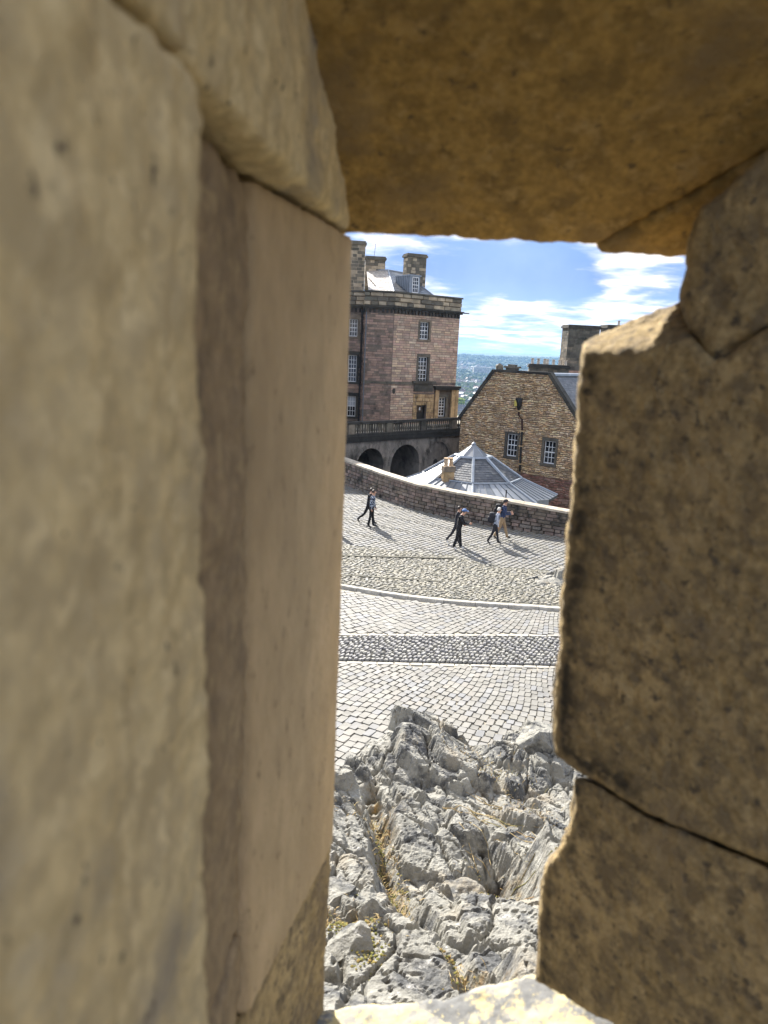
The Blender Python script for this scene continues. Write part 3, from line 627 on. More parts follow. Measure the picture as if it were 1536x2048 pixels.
# corner stones, parapet and cornice
for O, u, n, wq in ((OA, uA, nA, wA), (OB, uB, nB, wB), (OL, uA, nA, 8.9)):
    k = MB(); masonry(k, O, u, n, (-.1, wq + .12), zpar, zt - .1, .42, (.7, 1.5), [], .14, m=0, irregular=.1); k.build('parapet_stones', M['sandpatch'], tw, kind='stuff')
    k = MB(); k.box(O, u, UP, n, -.12, wq + .16, zt - .1, zt + .05, -.55, .20, .2); k.build('parapet_coping', M['sooty'], tw)
    k = MB(); k.box(O, u, UP, n, -.25, wq + .3, zpar - .16, zpar, -.1, .32, .3); k.box(O, u, UP, n, -.2, wq + .2, zpar - .30, zpar - .16, -.1, .22, .3); k.build('cornice', M['blk'], tw)
    k = MB(); x = 0
    while x < wq: k.box(O, u, UP, n, x, x + .2, zcor + .05, zpar - .28, -.05, .18, rng.random()); x += .42
    k.build('corbels', M['blk'], tw, kind='stuff')
k = MB(); k.box(OB, uB, UP, nB, .02, 4.0, zstr - .12, zstr + .12, -.1, .1, .5); k.box(OA, uA, UP, nA, 0, wA, zstr - .12, zstr + .12, -.1, .1, .5); k.build('string_course', M['sooty'], tw)
k = MB(); k.box(OB, uB, UP, nB, wB + .1, wB + 1.5, zpar - .12, zpar - .02, -.4, -.3, .5); k.build('water_spout', M['blk'], tw)
for i, o in enumerate(opB[:3]): window(tw, OB, uB, nB, o, 3 if i < 3 else 2, 4 if i == 0 else 6, .2, 'surround' if i == 1 else 'psurround', .26)
for o in opL + opL2: window(tw, OL, uA, nA, o, 3, 4 if o[3] - o[2] < 2.2 else 6, .2, 'blk' if o in opL[1:] else 'psurround', .30)
o = opL[2]; k = MB(); k.box(OL, uA, UP, nA, o[0] + .08, o[1] - .08, (o[2] + o[3]) / 2 + .05, o[3] - .08, -.234, -.228); k.build('blind', plain('pale_blind', (.45, .47, .48), .9), tw)
# doorway with ochre case, bracketed hood and pilastered bay
o = opB[3]; k = MB(); k.box(OB, uB, UP, nB, o[0], o[1], o[2], o[3], -.35, -.3); dr = k.build('door', M['iron'], tw)
k = MB(); 
for q in range(3): k.box(OB, uB, UP, nB, o[0] + .15 + q * .26, o[0] + .33 + q * .26, o[2] + .8, o[3] - .2, -.3, -.28)
k.build('glass', M['glass'], dr)
k = MB(); k.box(OB, uB, UP, nB, o[0] + .5, o[0] + .66, o[2] + 1.0, o[2] + 1.3, -.28, -.27); k.build('notice', M['white'], dr)
dc = doorcase; k = MB(); masonry(k, OB, uB, nB, (dc[0], dc[1]), dc[2], dc[3], .38, (.5, 1.0), [o], .07); k.build('door_surround', M['ochre'], tw)
h_ = rect(823, 760, 868, 785, OB, uB, nB); k = MB(); k.box(OB, uB, UP, nB, h_[0], h_[1], h_[3] - .35, h_[3] - .1, -.05, .35, .1); k.box(OB, uB, UP, nB, h_[0] + .25, h_[1] - .25, h_[2] + .1, h_[3] - .35, -.05, .2, .1); k.build('door_hood', M['sooty'], tw)
e_ = ent; k = MB(); k.box(OB, uB, UP, nB, e_[0] - .1, wB + .45, e_[3] - .22, e_[3], -.1, .45, .1); k.box(OB, uB, UP, nB, e_[0], wB + .3, e_[3] - .4, e_[3] - .22, -.1, .35, .2); k.build('bay_cornice', M['blk'], tw)
k = MB(); cells(k, OB, uB, nB, e_[0] + .05, wB + .02, zb, e_[3] - .4, [(opB[2][0], opB[2][1], opB[2][2], opB[2][3])], .06); k.build('bay_wall', M['psurround'], tw)
for s_ in (e_[0] + .15, wB - .55): k = MB(); k.box(OB, uB, UP, nB, s_, s_ + .45, zb, e_[3] - .4, 0, .2, .0); k.build('pilaster', M['ochre'], tw)
k = MB(); k.tube([OB + uB * (wB + .1) + nB * .2 + UP * zb, OB + uB * (wB + .1) + nB * .2 + UP * (e_[3] - .4)], .2, 10, .1); k.build('column', M['ochre'], tw)
# rainwater pipes
for x_, r_ in ((OA.x - .28, .085), (OA.x + .16, .05)):
    yy = 75.78 if r_ > .06 else 74.9; k = MB(); k.tube([Vector((x_, yy, zb)), Vector((x_, yy, zpar - .5))], r_, 6)
    for z_ in np.arange(2, zpar - 1, 1.6): k.tube([Vector((x_, yy, z_)), Vector((x_, yy, z_ + .12))], r_ * 1.5, 6)
    k.build('drainpipe', M['iron'] if r_ > .06 else M['seam'], tw)
k = MB(); k.raw([OB + nB * .06 + uB * (.35 + .2 * math.cos(a)) + UP * (onplane(785, 782, OB, nB).z + .3 * math.sin(a)) for a in np.linspace(0, 6.283, 8)[:-1]], [tuple(range(7))]); k.build('stone_ornament', M['blk'], tw)
wing = thing('unseen_wing', Vector((-13, 67, 0)), 'tall pink wing of the house out of view on the left, added to shade the road', 'building')
k = MB(); k.box(Vector((0, 0, 0)), Vector((1, 0, 0)), Vector((0, 1, 0)), UP, -18, -8, 62.4, 73, zb, 13.6); k.build('wall', M['pinkshade'], wing)  # unseen block, added so its shadow falls on the road by the wall
k = MB(); k.box(Vector((0, 0, 0)), Vector((1, 0, 0)), Vector((0, 1, 0)), UP, -18.3, -7.7, 62.1, 73.3, 13.602, 14.1); k.build('parapet', M['sooty'], wing)
# roof
ra, rb_, rc, rd = W(733, 541, 87.5), W(776, 541, 87.5), W(788, 584, 77.5), W(737, 582, 77.5)
k = MB(); slates(k, rd, rc, rb_, ra, 12, .32); k.build('front_slates', M['slate_glare'], tw, kind='stuff')
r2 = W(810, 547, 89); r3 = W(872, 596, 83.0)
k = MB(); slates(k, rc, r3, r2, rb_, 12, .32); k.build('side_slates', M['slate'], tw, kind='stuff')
k = MB(); off_ = Vector((0, .06, -.03))
k.face([rd + off_, rc + off_, rb_ + off_, ra + off_]); k.face([rc + off_, r3 + off_, r2 + off_, rb_ + off_]); bk1, bk2 = W(733, 541, 90), W(820, 547, 90)
k.face([ra + off_, rb_ + off_, r2 + off_, Vector((r2.x, 90, r2.z)), Vector((ra.x, 90, ra.z))]); k.face([rd + off_, ra + off_, Vector((ra.x, 90, ra.z)), Vector((rd.x, 90, rd.z))]); k.face([r3 + off_, Vector((r3.x, 92, r3.z)), Vector((r2.x, 90, r2.z)), r2 + off_]); k.build('roof', M['slate'], tw)
for a, b_ in ((rb_, rc), (ra, rb_), (rb_, r2), (r2, r3)): k = MB(); k.tube([a + UP * .03, b_ + UP * .03], .10, 6, .9); k.build('ridge_flashing', M['lead'], tw)
k = MB(); k.tube([W(737, 556, 78.7), W(752, 573, 77.7)], .04, 5); k.build('roof_ladder', M['iron'], tw)
DO = W(818, 586, 80.2); DO.z = 0; zd0, zd1 = W(818, 590, 80.2).z, W(818, 551, 80.2).z
k = MB(); k.box(DO, uB, UP, nB, 0, 1.35, zd0 - .5, zd1, -2.6, 0, .2); dm = k.build('dormer', M['lead'], tw)
k = MB(); k.box(DO, uB, UP, nB, -.1, 1.45, zd1, zd1 + .12, -2.7, .12, .8); k.build('dormer_roof', M['lead'], dm)
k = MB(); 
for q in range(8): k.box(DO, nB, UP, -uB, -2.4 + q * .32, -2.34 + q * .32, zd0, zd1, 0, .04, .1)
k.build('cladding_seams', M['seam'], dm)
window(dm, DO, uB, nB, (.32, 1.12, zd0 + .25, zd1 - .1), 3, 4, -.09); 
def chimney(parent, c, w, d, z0, z1, a, mt, ch=.32, pots=0, capm='blk', potm='potp', ov=.14):
    u = Vector((math.cos(a), math.sin(a), 0)); n = Vector((u.y, -u.x, 0)); O = Vector((c[0], c[1], 0)); k = MB()
    k.box(O, u, UP, n, -w / 2, w / 2, z0, z1, -d / 2, d / 2, .3); masonry(k, O + n * (d / 2), u, n, (-w / 2, w / 2), z0, z1 - .3, ch, (.4, .9), (), .02); masonry(k, O - u * (w / 2), n, -u, (-d / 2, d / 2), z0, z1 - .3, ch, (.4, .9), (), .02); masonry(k, O + u * (w / 2), n, u, (-d / 2, d / 2), z0, z1 - .3, ch, (.4, .9), (), .02)
    cobj = k.build('chimney', mt, parent)
    k = MB(); k.box(O, u, UP, n, -w / 2 - ov, w / 2 + ov, z1 - .3, z1 - .08, -d / 2 - ov, d / 2 + ov, .5); k.box(O, u, UP, n, -w / 2 - .05, w / 2 + .05, z1 - .08, z1 + .06, -d / 2 - .05, d / 2 + .05, .5)
    k.build('chimney_cap', M[capm], cobj)
    for q in range(pots):
        x = -w / 2 + w * (q + .5) / pots; k = MB(); k.lathe(O + u * x + UP * z1, [(.17, 0), (.15, .08), (.13, .5), (.18, .56), (.17, .62), (.1, .60)], 8, rng.random()); k.build('chimney_pot', M[potm], cobj)
    return cobj
def chz(px, py, Y): return W(px, py, Y).z
c = W(829, 540, 86); chimney(tw, (c.x, c.y), 2.2, 1.3, chz(829, 620, 86), chz(829, 510, 86), .35, M['sandpatch'], capm='sooty')
c = W(710, 530, 80); chimney(tw, (c.x, c.y), 1.9, 1.6, chz(710, 600, 80), chz(716, 485, 80), .1, M['sandpatch'], capm='sooty')
c = W(750, 530, 88); chimney(tw, (c.x, c.y), 2.2, 1.2, chz(750, 580, 88), chz(754, 515, 88), .1, M['sandpatch'], capm='sooty')
k = MB(); k.tube([W(748, 514, 88), W(752, 485, 88)], .02, 4); k.tube([W(750, 489, 88), W(755, 486, 88)], .015, 4); k.build('aerial', M['iron'], tw)

# ------------------------------------------------------------------ arched bridge with balustrade
OBr = W(695, 846, 60); OBr.z = 0; e2 = W(925, 833, 70); uR = Vector((e2.x - OBr.x, e2.y - OBr.y, 0)).normalized(); nRr = Vector((uR.y, -uR.x, 0))
Lb = 16.0; br = thing('arched_bridge', Vector((1, 65, 0)), 'dark stone bridge with round arches and a row of balusters below the pink house', 'bridge')
ztop = 2.68; _, zp = uv(695, 873, OBr, uR, nRr); _, zm = uv(695, 886, OBr, uR, nRr); zbb = -7
arches = []
for x0, x1, yt in ((620, 678, 902), (712, 767, 896.5), (781, 838, 889), (849, 897, 883)):
    a, _ = uv(x0, 930, OBr, uR, nRr); b_, _ = uv(x1, 930, OBr, uR, nRr); _, zt_ = uv((x0 + x1) / 2, yt, OBr, uR, nRr); arches.append((a, b_, zt_))
k = MB(); x = -6.0; st_ = .12
def archz(s):
    for a, b_, zt_ in arches:
        if a < s < b_:
            r_ = (b_ - a) / 2; return zt_ - r_ + math.sqrt(max(0, r_ * r_ - (s - (a + b_) / 2) ** 2))
    return None
DB = 5.0
brk = sorted(set([-6.0, Lb] + [v for a, b_, z in arches for v in list(np.linspace(a, b_, 22)) if -6 <= v <= Lb]))
for a, b_ in zip(brk, brk[1:]):
    m_ = (a + b_) / 2; ins = archz(m_) is not None
    za_ = zb_ = zbb
    if ins: za_ = archz(a + 1e-4) or archz(m_); zb_ = archz(b_ - 1e-4) or archz(m_)
    Pq = lambda s, z, d=0: OBr + uR * s - nRr * d + UP * z
    k.face([Pq(a, za_), Pq(b_, zb_), Pq(b_, zm), Pq(a, zm)])
    if ins:
        k.face([Pq(a, za_), Pq(a, za_, DB), Pq(b_, zb_, DB), Pq(b_, zb_)], .3)
for a, b_, z in arches:
    r_ = (b_ - a) / 2
    for s in (a, b_): k.face([Pq(s, zbb), Pq(s, z - r_), Pq(s, z - r_, DB), Pq(s, zbb, DB)])
k.face([Pq(-6, zbb, DB - .01), Pq(Lb, zbb, DB - .01), Pq(Lb, zm, DB - .01), Pq(-6, zm, DB - .01)])
k.face([Pq(-6, zm - .01), Pq(Lb, zm - .01), Pq(Lb, zm - .01, DB), Pq(-6, zm - .01, DB)]); k.build('arcade_wall', M['arch'], br)
for ai, (a, b_, z) in enumerate(arches):   # voussoirs
    r_ = (b_ - a) / 2; cs = (a + b_) / 2; cz = z - r_
    for q in range(15):
        a0, a1 = math.pi * q / 15 + .012, math.pi * (q + 1) / 15 - .012; k = MB(); P8 = []
        for d in (.0, -.05 if ai < 3 else -.03):
            P8 += [OBr + uR * (cs + math.cos(t_) * rr) - nRr * d + UP * (cz + math.sin(t_) * rr) for t_, rr in ((a0, r_), (a1, r_), (a1, r_ + .34), (a0, r_ + .34))]
        k.hexa(P8[::1], rng.random()); k.build('arch_stone', M['arch'], br)
a, b_, z = arches[3]; k = MB(); r_ = (b_ - a) / 2
k.raw([Pq((a + b_) / 2 + math.cos(t_) * r_, z - r_ + math.sin(t_) * r_, .12) for t_ in np.linspace(0, math.pi, 20)] + [Pq(a, zbb, .12), Pq(b_, zbb, .12)], [tuple(range(22))]); k.build('blocked_arch', M['arch'], br)
k = MB(); k.raw([Pq((a + b_) / 2 - .1 + math.cos(t_) * .36, z - 2.2 + math.sin(t_) * .6, .10) for t_ in np.linspace(0, 6.283, 12)[:-1]], [tuple(range(11))]); k.build('opening_shade', M['blk'], br)  # flat dark disc: shade inside the small opening put into its colour
k = MB(); k.box(OBr, uR, UP, nRr, -6, Lb, zm, zp - .05, -.3, .14, .2); k.box(OBr, uR, UP, nRr, -6, Lb, zp - .05, zp + .16, -.3, .08, .5); k.build('plinth', M['blk'], br)
k = MB(); k.box(OBr, uR, UP, nRr, -6, Lb, ztop - .2, ztop, -.26, .12, .3); k.build('top_rail', M['blk'], br)
k = MB(); k.box(OBr, uR, UP, nRr, -6, Lb, zm + .1, zm + .3, -DB, -.3, .3); k.build('deck', M['bed'], br)
z0_, z1_ = zp + .16, ztop - .2; hb = z1_ - z0_
bl = MB(); bl.lathe(Vector((0, 0, 0)), [(.10, 0), (.10, .06 * hb), (.06, .1 * hb), (.105, .32 * hb), (.055, .62 * hb), (.05, .85 * hb), (.085, .92 * hb), (.085, hb)], 8, 0.0); blm = bl.mesh('baluster', M['sooty'])
posts = [uv(x, 860, OBr, uR, nRr)[0] for x in (640, 702, 778, 846, 907)]
for s in posts: k = MB(); k.box(OBr, uR, UP, nRr, s - .32, s + .32, z0_, z1_, -.24, .1, rng.random()); k.build('post', M['sooty'], br)
s = -5.8
while s < Lb:
    if all(abs(s - q) > .45 for q in posts):
        p = OBr + uR * s - nRr * .08 + UP * z0_; link('baluster', blm, br, loc=p - br.location)
    s += .27
# second, farther balustrade on the terrace
ft = thing('terrace_parapet', W(720, 845, 68), 'low dark parapet with small balusters at the foot of the pink house', 'parapet')
a, b_ = W(640, 841, 69), W(806, 836, 71); u = (b_ - a); Lq = Vector((u.x, u.y, 0)).length; u = Vector((u.x, u.y, 0)).normalized(); n = Vector((u.y, -u.x, 0)); O = Vector((a.x, a.y, 0))
k = MB(); k.box(O, u, UP, n, 0, Lq, a.z - .2, a.z, -.2, .15, .2); k.build('top_rail', M['blk'], ft); k = MB(); k.box(O, u, UP, n, 0, Lq, a.z - 2.5, a.z - .75, -.2, .1, .2); k.build('plinth', M['sooty'], ft)
s = .1
while s < Lq: k = MB(); k.box(O, u, UP, n, s, s + .12, a.z - .75, a.z - .2, -.1, .02, rng.random()); k.build('baluster', M['sooty'], ft); s += .3
tr = MB(); tr.face([Vector((-20, 73.5, 1.2)), Vector((8.5, 73.5, 1.2)), Vector((8.5, 90, 1.25)), Vector((-20, 90, 1.25))])
tr.face([Vector((-20, 66, 1.2)), Vector((0, 66, 1.2)), Vector((0, 73.5, 1.2)), Vector((-20, 73.5, 1.2))])
tr.build('terrace', M['bed'], kind='structure')

# ------------------------------------------------------------------ brown rubble gable building
OG = W(922, 835, 65); OG.z = 0; uG = Vector((.77, -.64, 0)).normalized(); nG = Vector((uG.y, -uG.x, 0))
gb = thing('gable_building', Vector((12, 64, 0)), 'brown rubble building with a flat-topped gable, two sash windows and slate roof', 'building')
uu = lambda x, y: uv(x, y, OG, uG, nG)
u1, zg1 = uu(990, 742); u2, zg2 = uu(1097, 748); ue, ze = uu(922, 835); zg = (zg1 + zg2) / 2; ur_, zr_ = uu(1150, 832)
sl_ = (zg - zr_) / (ur_ - u2); wG = u2 + (zg - ze) / sl_
opG = [rect(1013, 868, 1034, 913, OG, uG, nG), rect(1087, 882, 1110, 928, OG, uG, nG)]
urg = lambda v: (ue if v < ze else ue + (u1 - ue) * (v - ze) / (zg - ze), wG if v < ze else wG - (wG - u2) * (v - ze) / (zg - ze))
k = MB(); cells(k, OG, uG, nG, ue, wG, -9, ze, opG, .6)
g_ = [OG + uG * a + UP * b_ for a, b_ in ((ue, ze), (wG, ze), (u2, zg), (u1, zg))]; k.hexa([p - nG * .6 for p in g_] + g_); k.box(OG, uG, UP, nG, ue + .1, wG - .1, -9, ze, -16, -.7, .5); k.build('wall', M['gmortar'], gb)
zred = uu(1120, 958)[1]
k = MB(); masonry(k, OG, uG, nG, urg, zred, zg - .05, .135, (.16, .46), bigop(opG, .2), .06, .016, .022, .9, warp=.035); k.build('wall_stones', M['gable'], gb, kind='stuff')
k = MB(); masonry(k, OG, uG, nG, urg, -6, zred, .17, (.22, .6), (), .06, .016, .022, .9, warp=.035); k.build('base_stones', M['redrub'], gb, kind='stuff')
for o in opG: window(gb, OG, uG, nG, o, 3, 4, .16, 'surround', .2, glassm='glass')
def raking(a, b_, wdt, mt, name, parent, th=.24): 
    p, q = OG + uG * a[0] + UP * a[1], OG + uG * b_[0] + UP * b_[1]; d = (q - p).normalized(); up_ = d.cross(nG); up_ = up_ if up_.z > 0 else -up_
    k = MB(); L_ = (q - p).length; m_ = max(1, int(L_ / .9))
    for i_ in range(m_): k.box(p, d, up_, nG, L_ * i_ / m_ + .01, L_ * (i_ + 1) / m_ - .01, -.05, th, -.5, wdt, rng.random())
    k.build(name, mt, parent)
raking((ue - .1, ze - .15), (u1, zg), .12, M['blk'], 'skew_coping', gb); raking((u2, zg), (wG + .1, ze - .15), .12, M['blk'], 'skew_coping', gb); raking((u1, zg), (u2, zg), .14, M['blk'], 'gable_coping', gb, .14)
for i_ in range(9):      # crow steps behind the left slope
    f = (i_ + .5) / 9; p = OG + uG * (ue + (u1 - ue) * f - .5) + UP * (ze + (zg - ze) * f) - nG * 1.8; k = MB(); k.box(Vector((p.x, p.y, 0)), uG, UP, nG, -.3, .5, p.z - .6, p.z + .22, -.3, .3, rng.random()); k.build('crow_step', M['sooty'], gb)
p = OG + uG * (u1 + .15) + UP * (zg + .3) - nG * .4; k = MB(); blob(k, p, .38, .2, 1); k.build('stone_ball', M['sooty'], gb, smooth=False)
k = MB(); p = OG + uG * (u1 + 1.35) - nG * .5; k.box(p, uG, UP, nG, -.45, .45, zg, zg + .3, -.3, .3, .3); k.box(p, uG, UP, nG, -.6, .6, zg + .3, zg + .45, -.4, .4, .2); k.box(p, uG, UP, nG, -.3, .3, zg + .45, zg + .6, -.25, .25, .2); k.build('ridge_stack', M['sooty'], gb)
A_, B_ = OG + uG * (wG + .2) + UP * (ze - .25) - nG * .45, OG + uG * (wG + .2) + UP * (ze - .25) - nG * 16; D_, C_ = OG + uG * u2 + UP * (zg - .1) - nG * .45, OG + uG * u2 + UP * (zg - .1) - nG * 16
k = MB(); slates(k, A_, B_, C_, D_, 26, .35); k.build('roof_slates', M['slate'], gb, kind='stuff')
k = MB(); n_ = (B_ - A_).cross(D_ - A_).normalized() * .03; E_, F_ = OG + uG * u1 + UP * (zg - .1) - nG * .45, OG + uG * u1 + UP * (zg - .1) - nG * 16; H_, I_ = OG + uG * (ue - .2) + UP * (ze - .25) - nG * .45, OG + uG * (ue - .2) + UP * (ze - .25) - nG * 16
k.face([A_ - n_, B_ - n_, C_ - n_, D_ - n_]); k.face([D_, C_, F_, E_]); k.face([E_, F_, I_, H_]); k.build('roof', M['slate'], gb)
k = MB(); k.tube([D_ + UP * .05, C_ + UP * .05], .16, 6, .9); k.build('ridge_flashing', M['lead'], gb)
sk = [A_.lerp(D_, .62).lerp(B_.lerp(C_, .62), .22), A_.lerp(D_, .80).lerp(B_.lerp(C_, .80), .22), A_.lerp(D_, .80).lerp(B_.lerp(C_, .80), .26), A_.lerp(D_, .62).lerp(B_.lerp(C_, .62), .26)]
nn2 = (B_ - A_).cross(D_ - A_).normalized(); k = MB(); k.hexa(sk + [p + nn2 * .1 for p in sk]); k.build('rooflight', M['zinc'], gb)
# hopper and pipe
pq = lambda x, y, d=.14: onplane(x, y, OG, nG) + nG * d
k = MB(); pa = pq(1039, 822); k.tube([pq(1040, 797), pq(1040, 803), pq(1040, 812), pq(1039, 820)], [.27, .3, .22, .09], 6)
k.tube([pq(1034, 798), pq(1046, 799)], .12, 6); hp = k.build('rain_hopper', M['iron'], gb)
k = MB(); k.box(onplane(1036, 806, OG, nG) * 1.0, uG, UP, nG, -.14, .1, -.25, .2, .32, .36); k.build('yellow_mark', plain('yellow_paint', (.55, .45, .10)), hp)
k = MB(); k.tube([pq(1039, 820), pq(1039, 830), pq(1046, 840), pq(1046, 860)], .085, 7); k.build('pipe_bend', M['redpipe'], gb)
k = MB(); k.tube([pq(1046, 860), pq(1043, 905), pq(1041, 943)], .085, 7)
k.build('drainpipe', M['iron'], gb)
for y_ in (822, 862, 892, 928):
    k = MB(); x_ = 1039.5 if y_ < 840 else (1046 if y_ < 870 else 1043.5); q_ = pq(x_, y_); k.box(Vector((q_.x, q_.y, 0)), uG, UP, nG, -.2, .2, q_.z - .05, q_.z + .05, -.1, .1); k.build('pipe_bracket', M['ochre'], gb)
k = MB()
# chimneys on the buildings behind
rbk = thing('rear_building', W(1180, 760, 84), 'dark building with broad sooty chimneys and clay pots behind the slate roof', 'building')
cc2 = W(1110, 760, 84)
k = MB(); k.box(Vector((cc2.x, 84, 0)), Vector((1, 0, 0)), UP, Vector((0, -1, 0)), -1, 14, -9, chz(1110, 740, 84), -6, 0); k.build('wall', M['redrub'], rbk)
c = W(1158, 700, 86); chimney(rbk, (c.x, c.y), 3.6, 2.0, chz(1158, 765, 86), chz(1158, 652, 86), .15, M['sooty'], .3)
c = W(1232, 700, 88); chimney(rbk, (c.x, c.y), 3.4, 2.0, chz(1232, 765, 88), chz(1228, 652, 88), .15, M['sooty'], .3, 1)
c = W(1076, 735, 80); chimney(rbk, (c.x, c.y), 1.9, 1.2, chz(1076, 760, 80), chz(1076, 729, 80), -.1, M['sooty'], .3, 3)
c = W(1112, 738, 82); chimney(rbk, (c.x, c.y), 2.6, 1.2, chz(1112, 762, 82), chz(1112, 731, 82), -.1, M['sooty'], .3, 4)

# ------------------------------------------------------------------ slate and zinc pavilion roof
DC = W(948, 885, 52); cz_ = DC.z; DCx = Vector((DC.x, DC.y, 0))
dp = thing('pavilion', Vector((DC.x, DC.y, 0)), 'low octagonal pavilion with slate roof, zinc skirt and pointed cap behind the parapet wall', 'building')
def ring(r, z, k_=8, ph=0): 
    base_ = math.atan2(-DCx.y, -DCx.x) + .03
    return [DCx + Vector((math.cos(base_ + ph + 6.28318 * i / k_) * r, math.sin(base_ + ph + 6.28318 * i / k_) * r, z)) for i in range(k_)]
zm_ = .02; r0 = ring(6.1, -1.0); r1 = ring(3.5, zm_); r2_ = ring(1.25, 1.42); r3_ = ring(.98, 1.55); 
wl = ring(5.3, -1.1); k = MB()
for i in range(8): 
    j = (i + 1) % 8; k.face([wl[i] - UP * 8, wl[j] - UP * 8, wl[j], wl[i]])
k.build('wall', M['ochre'], dp)
k = MB()
for i in range(8): j = (i + 1) % 8; k.face([r0[i] - UP * .16, r0[j] - UP * .16, wl[j], wl[i]]); k.face([r0[i] - UP * .16, r0[j] - UP * .16, r0[j], r0[i]])
k.build('gutter', M['iron'], dp)
k = MB()
for i in range(8): j = (i + 1) % 8; k.face([r0[i], r0[j], r1[j], r1[i]]); k.face([r1[i], r1[j], r2_[j], r2_[i]]); k.face([r2_[i], r2_[j], r3_[j], r3_[i]])
k.build('roof_deck', M['seam'], dp)
for i in range(8):
    j = (i + 1) % 8; n = (r0[j] - r0[i]).cross(r1[i] - r0[i]).normalized(); nseg = 7
    for q in range(nseg):
        f0, f1 = q / nseg + .004, (q + 1) / nseg - .004; a, b_, c_, d_ = r0[i].lerp(r0[j], f0), r0[i].lerp(r0[j], f1), r1[i].lerp(r1[j], f1), r1[i].lerp(r1[j], f0)
        k = MB(); k.hexa([a, b_, c_, d_] + [p + n * .03 for p in (a, b_, c_, d_)]); k.build('zinc_panel', M['zinc'], dp)
        if q: a, d_ = r0[i].lerp(r0[j], q / nseg), r1[i].lerp(r1[j], q / nseg); k = MB(); k.tube([a + n * .05, d_ + n * .05], .035, 4, .1); k.build('standing_seam', M['seam'], dp)
    k = MB(); slates(k, r1[i].lerp(r1[j], .02), r1[i].lerp(r1[j], .98), r2_[i].lerp(r2_[j], .95), r2_[i].lerp(r2_[j], .05), 11, .26); k.build('slate_facet', M['slate'], dp, kind='stuff')
    k = MB(); k.tube([r0[i] + UP * .04, r1[i] + UP * .06], .07, 5, .9); k.tube([r1[i] + UP * .06, r2_[i] + UP * .06], .11, 5, .9); k.build('hip_flashing', M['lead'], dp)
    k = MB(); k.tube([r1[i] + UP * .05, r1[j] + UP * .05], .07, 5, .8); k.build('band_flashing', M['lead'], dp)
    k = MB(); k.tube([r2_[i] + UP * .03, r2_[j] + UP * .03], .13, 5, .6); k.build('cap_ledge', M['lead'], dp)
    ap = DCx + UP * (cz_ - .08); k = MB(); k.face([r3_[i] * 1.0, r3_[j] * 1.0, ap], rng.random()); k.build('cap_panel', M['zinc'], dp)
    k = MB(); k.tube([r3_[i], ap], .03, 4, .9); k.build('cap_rib', M['lead'], dp)
k = MB(); k.lathe(DCx, [(.14, cz_ - .16), (.16, cz_ - .08), (.02, cz_ + .05)], 8, .9); k.build('cap_finial', M['lead'], dp)
c = W(896, 945, 49.5); chimney(dp, (c.x, c.y), .72, .5, c.z - .9, W(896, 934, 49.5).z, .3, M['ochre'], .3, 2, 'psurround', 'pot', .05)
k = MB(); q_ = W(1012, 990, 47.6); k.tube([q_ - UP * .6, q_ + UP * .35], .045, 5); k.build('vent_pipe', M['iron'], dp)
k = MB(); q_ = W(1085, 1003, 47.8); k.box(Vector((q_.x, q_.y, 0)), Vector((.85, .5, 0)).normalized(), UP, Vector((.5, -.85, 0)).normalized(), -.5, .5, q_.z - .35, q_.z + .12, 0, .05); k.build('wall_plate', M['zinc'], dp)

# ------------------------------------------------------------------ rock outcrop under the wall
RX = np.arange(-2.6, 6.2, .018); RY = np.arange(.9, 13.2, .018); gx, gy = np.meshgrid(RX, RY); X = gx.ravel(); Y = gy.ravel()
q3 = np.stack([X, Y, 0 * X], 1)
wob = fbm(q3, .9, 3, 5) * .35
Yb = np.interp(X, [-2.6, -1.6, -.75, .1, .45, 1.0, 1.35, 1.9, 2.6, 6], [5.9, 6.9, 8.0, 9.4, 10.0, 9.9, 9.2, 10.0, 10.2, 10.4]) + wob
zb_ = np.interp(Y, [.9, 2, 3, 4, 5, 6, 7, 8, 9.6, 14], [5.9, 5.5, 5.02, 4.42, 3.97, 3.62, 3.40, 3.27, 3.12, 3.1]) - .08 * (X - 1)
an = R(20); ca, sa = math.cos(an), math.sin(an)
def warp(sc_, ax, ay, seed):
    wx = fbm(q3, 1.1, 3, seed) * .22; wy = fbm(q3, 1.1, 3, seed + 50) * .22
    u_ = (X + wx) * ca + (Y + wy) * sa; v_ = -(X + wx) * sa + (Y + wy) * ca
    return np.stack([u_ * sc_ * ax, v_ * sc_ * ay], 1)
h = (zb_ - .13 + fbm(q3, 2.2, 3, 9) * .05); crack = np.zeros(len(X)); Hh = h.reshape(len(RY), len(RX)); GXX = X.reshape(Hh.shape); GYY = Y.reshape(Hh.shape); ZB = zb_.reshape(Hh.shape)
rr_ = random.Random(77); dn_ = (fbm(q3, 5, 2, 71) * .030).reshape(Hh.shape); dn2 = (fbm(q3, 2.6, 2, 72) * .08).reshape(Hh.shape)
blocks_ = []
for i in range(760):
    big = i < 105; md_ = i < 430
    sz = rr_.uniform(.45, .95) if big else (rr_.uniform(.20, .42) if md_ else rr_.uniform(.05, .14))
    blocks_.append((rr_.uniform(-2.5, 6.0), rr_.uniform(1.0, 10.6), sz, sz * rr_.uniform(.45, .85), R(-62 + rr_.gauss(0, 14)), (rr_.uniform(-.10, .14) if big else rr_.uniform(-.14, .07) if md_ else rr_.uniform(-.08, .04)), rr_.gauss(-.16, .16), rr_.gauss(-.12, .15), [rr_.uniform(.55, .95) for _ in range(4)]))
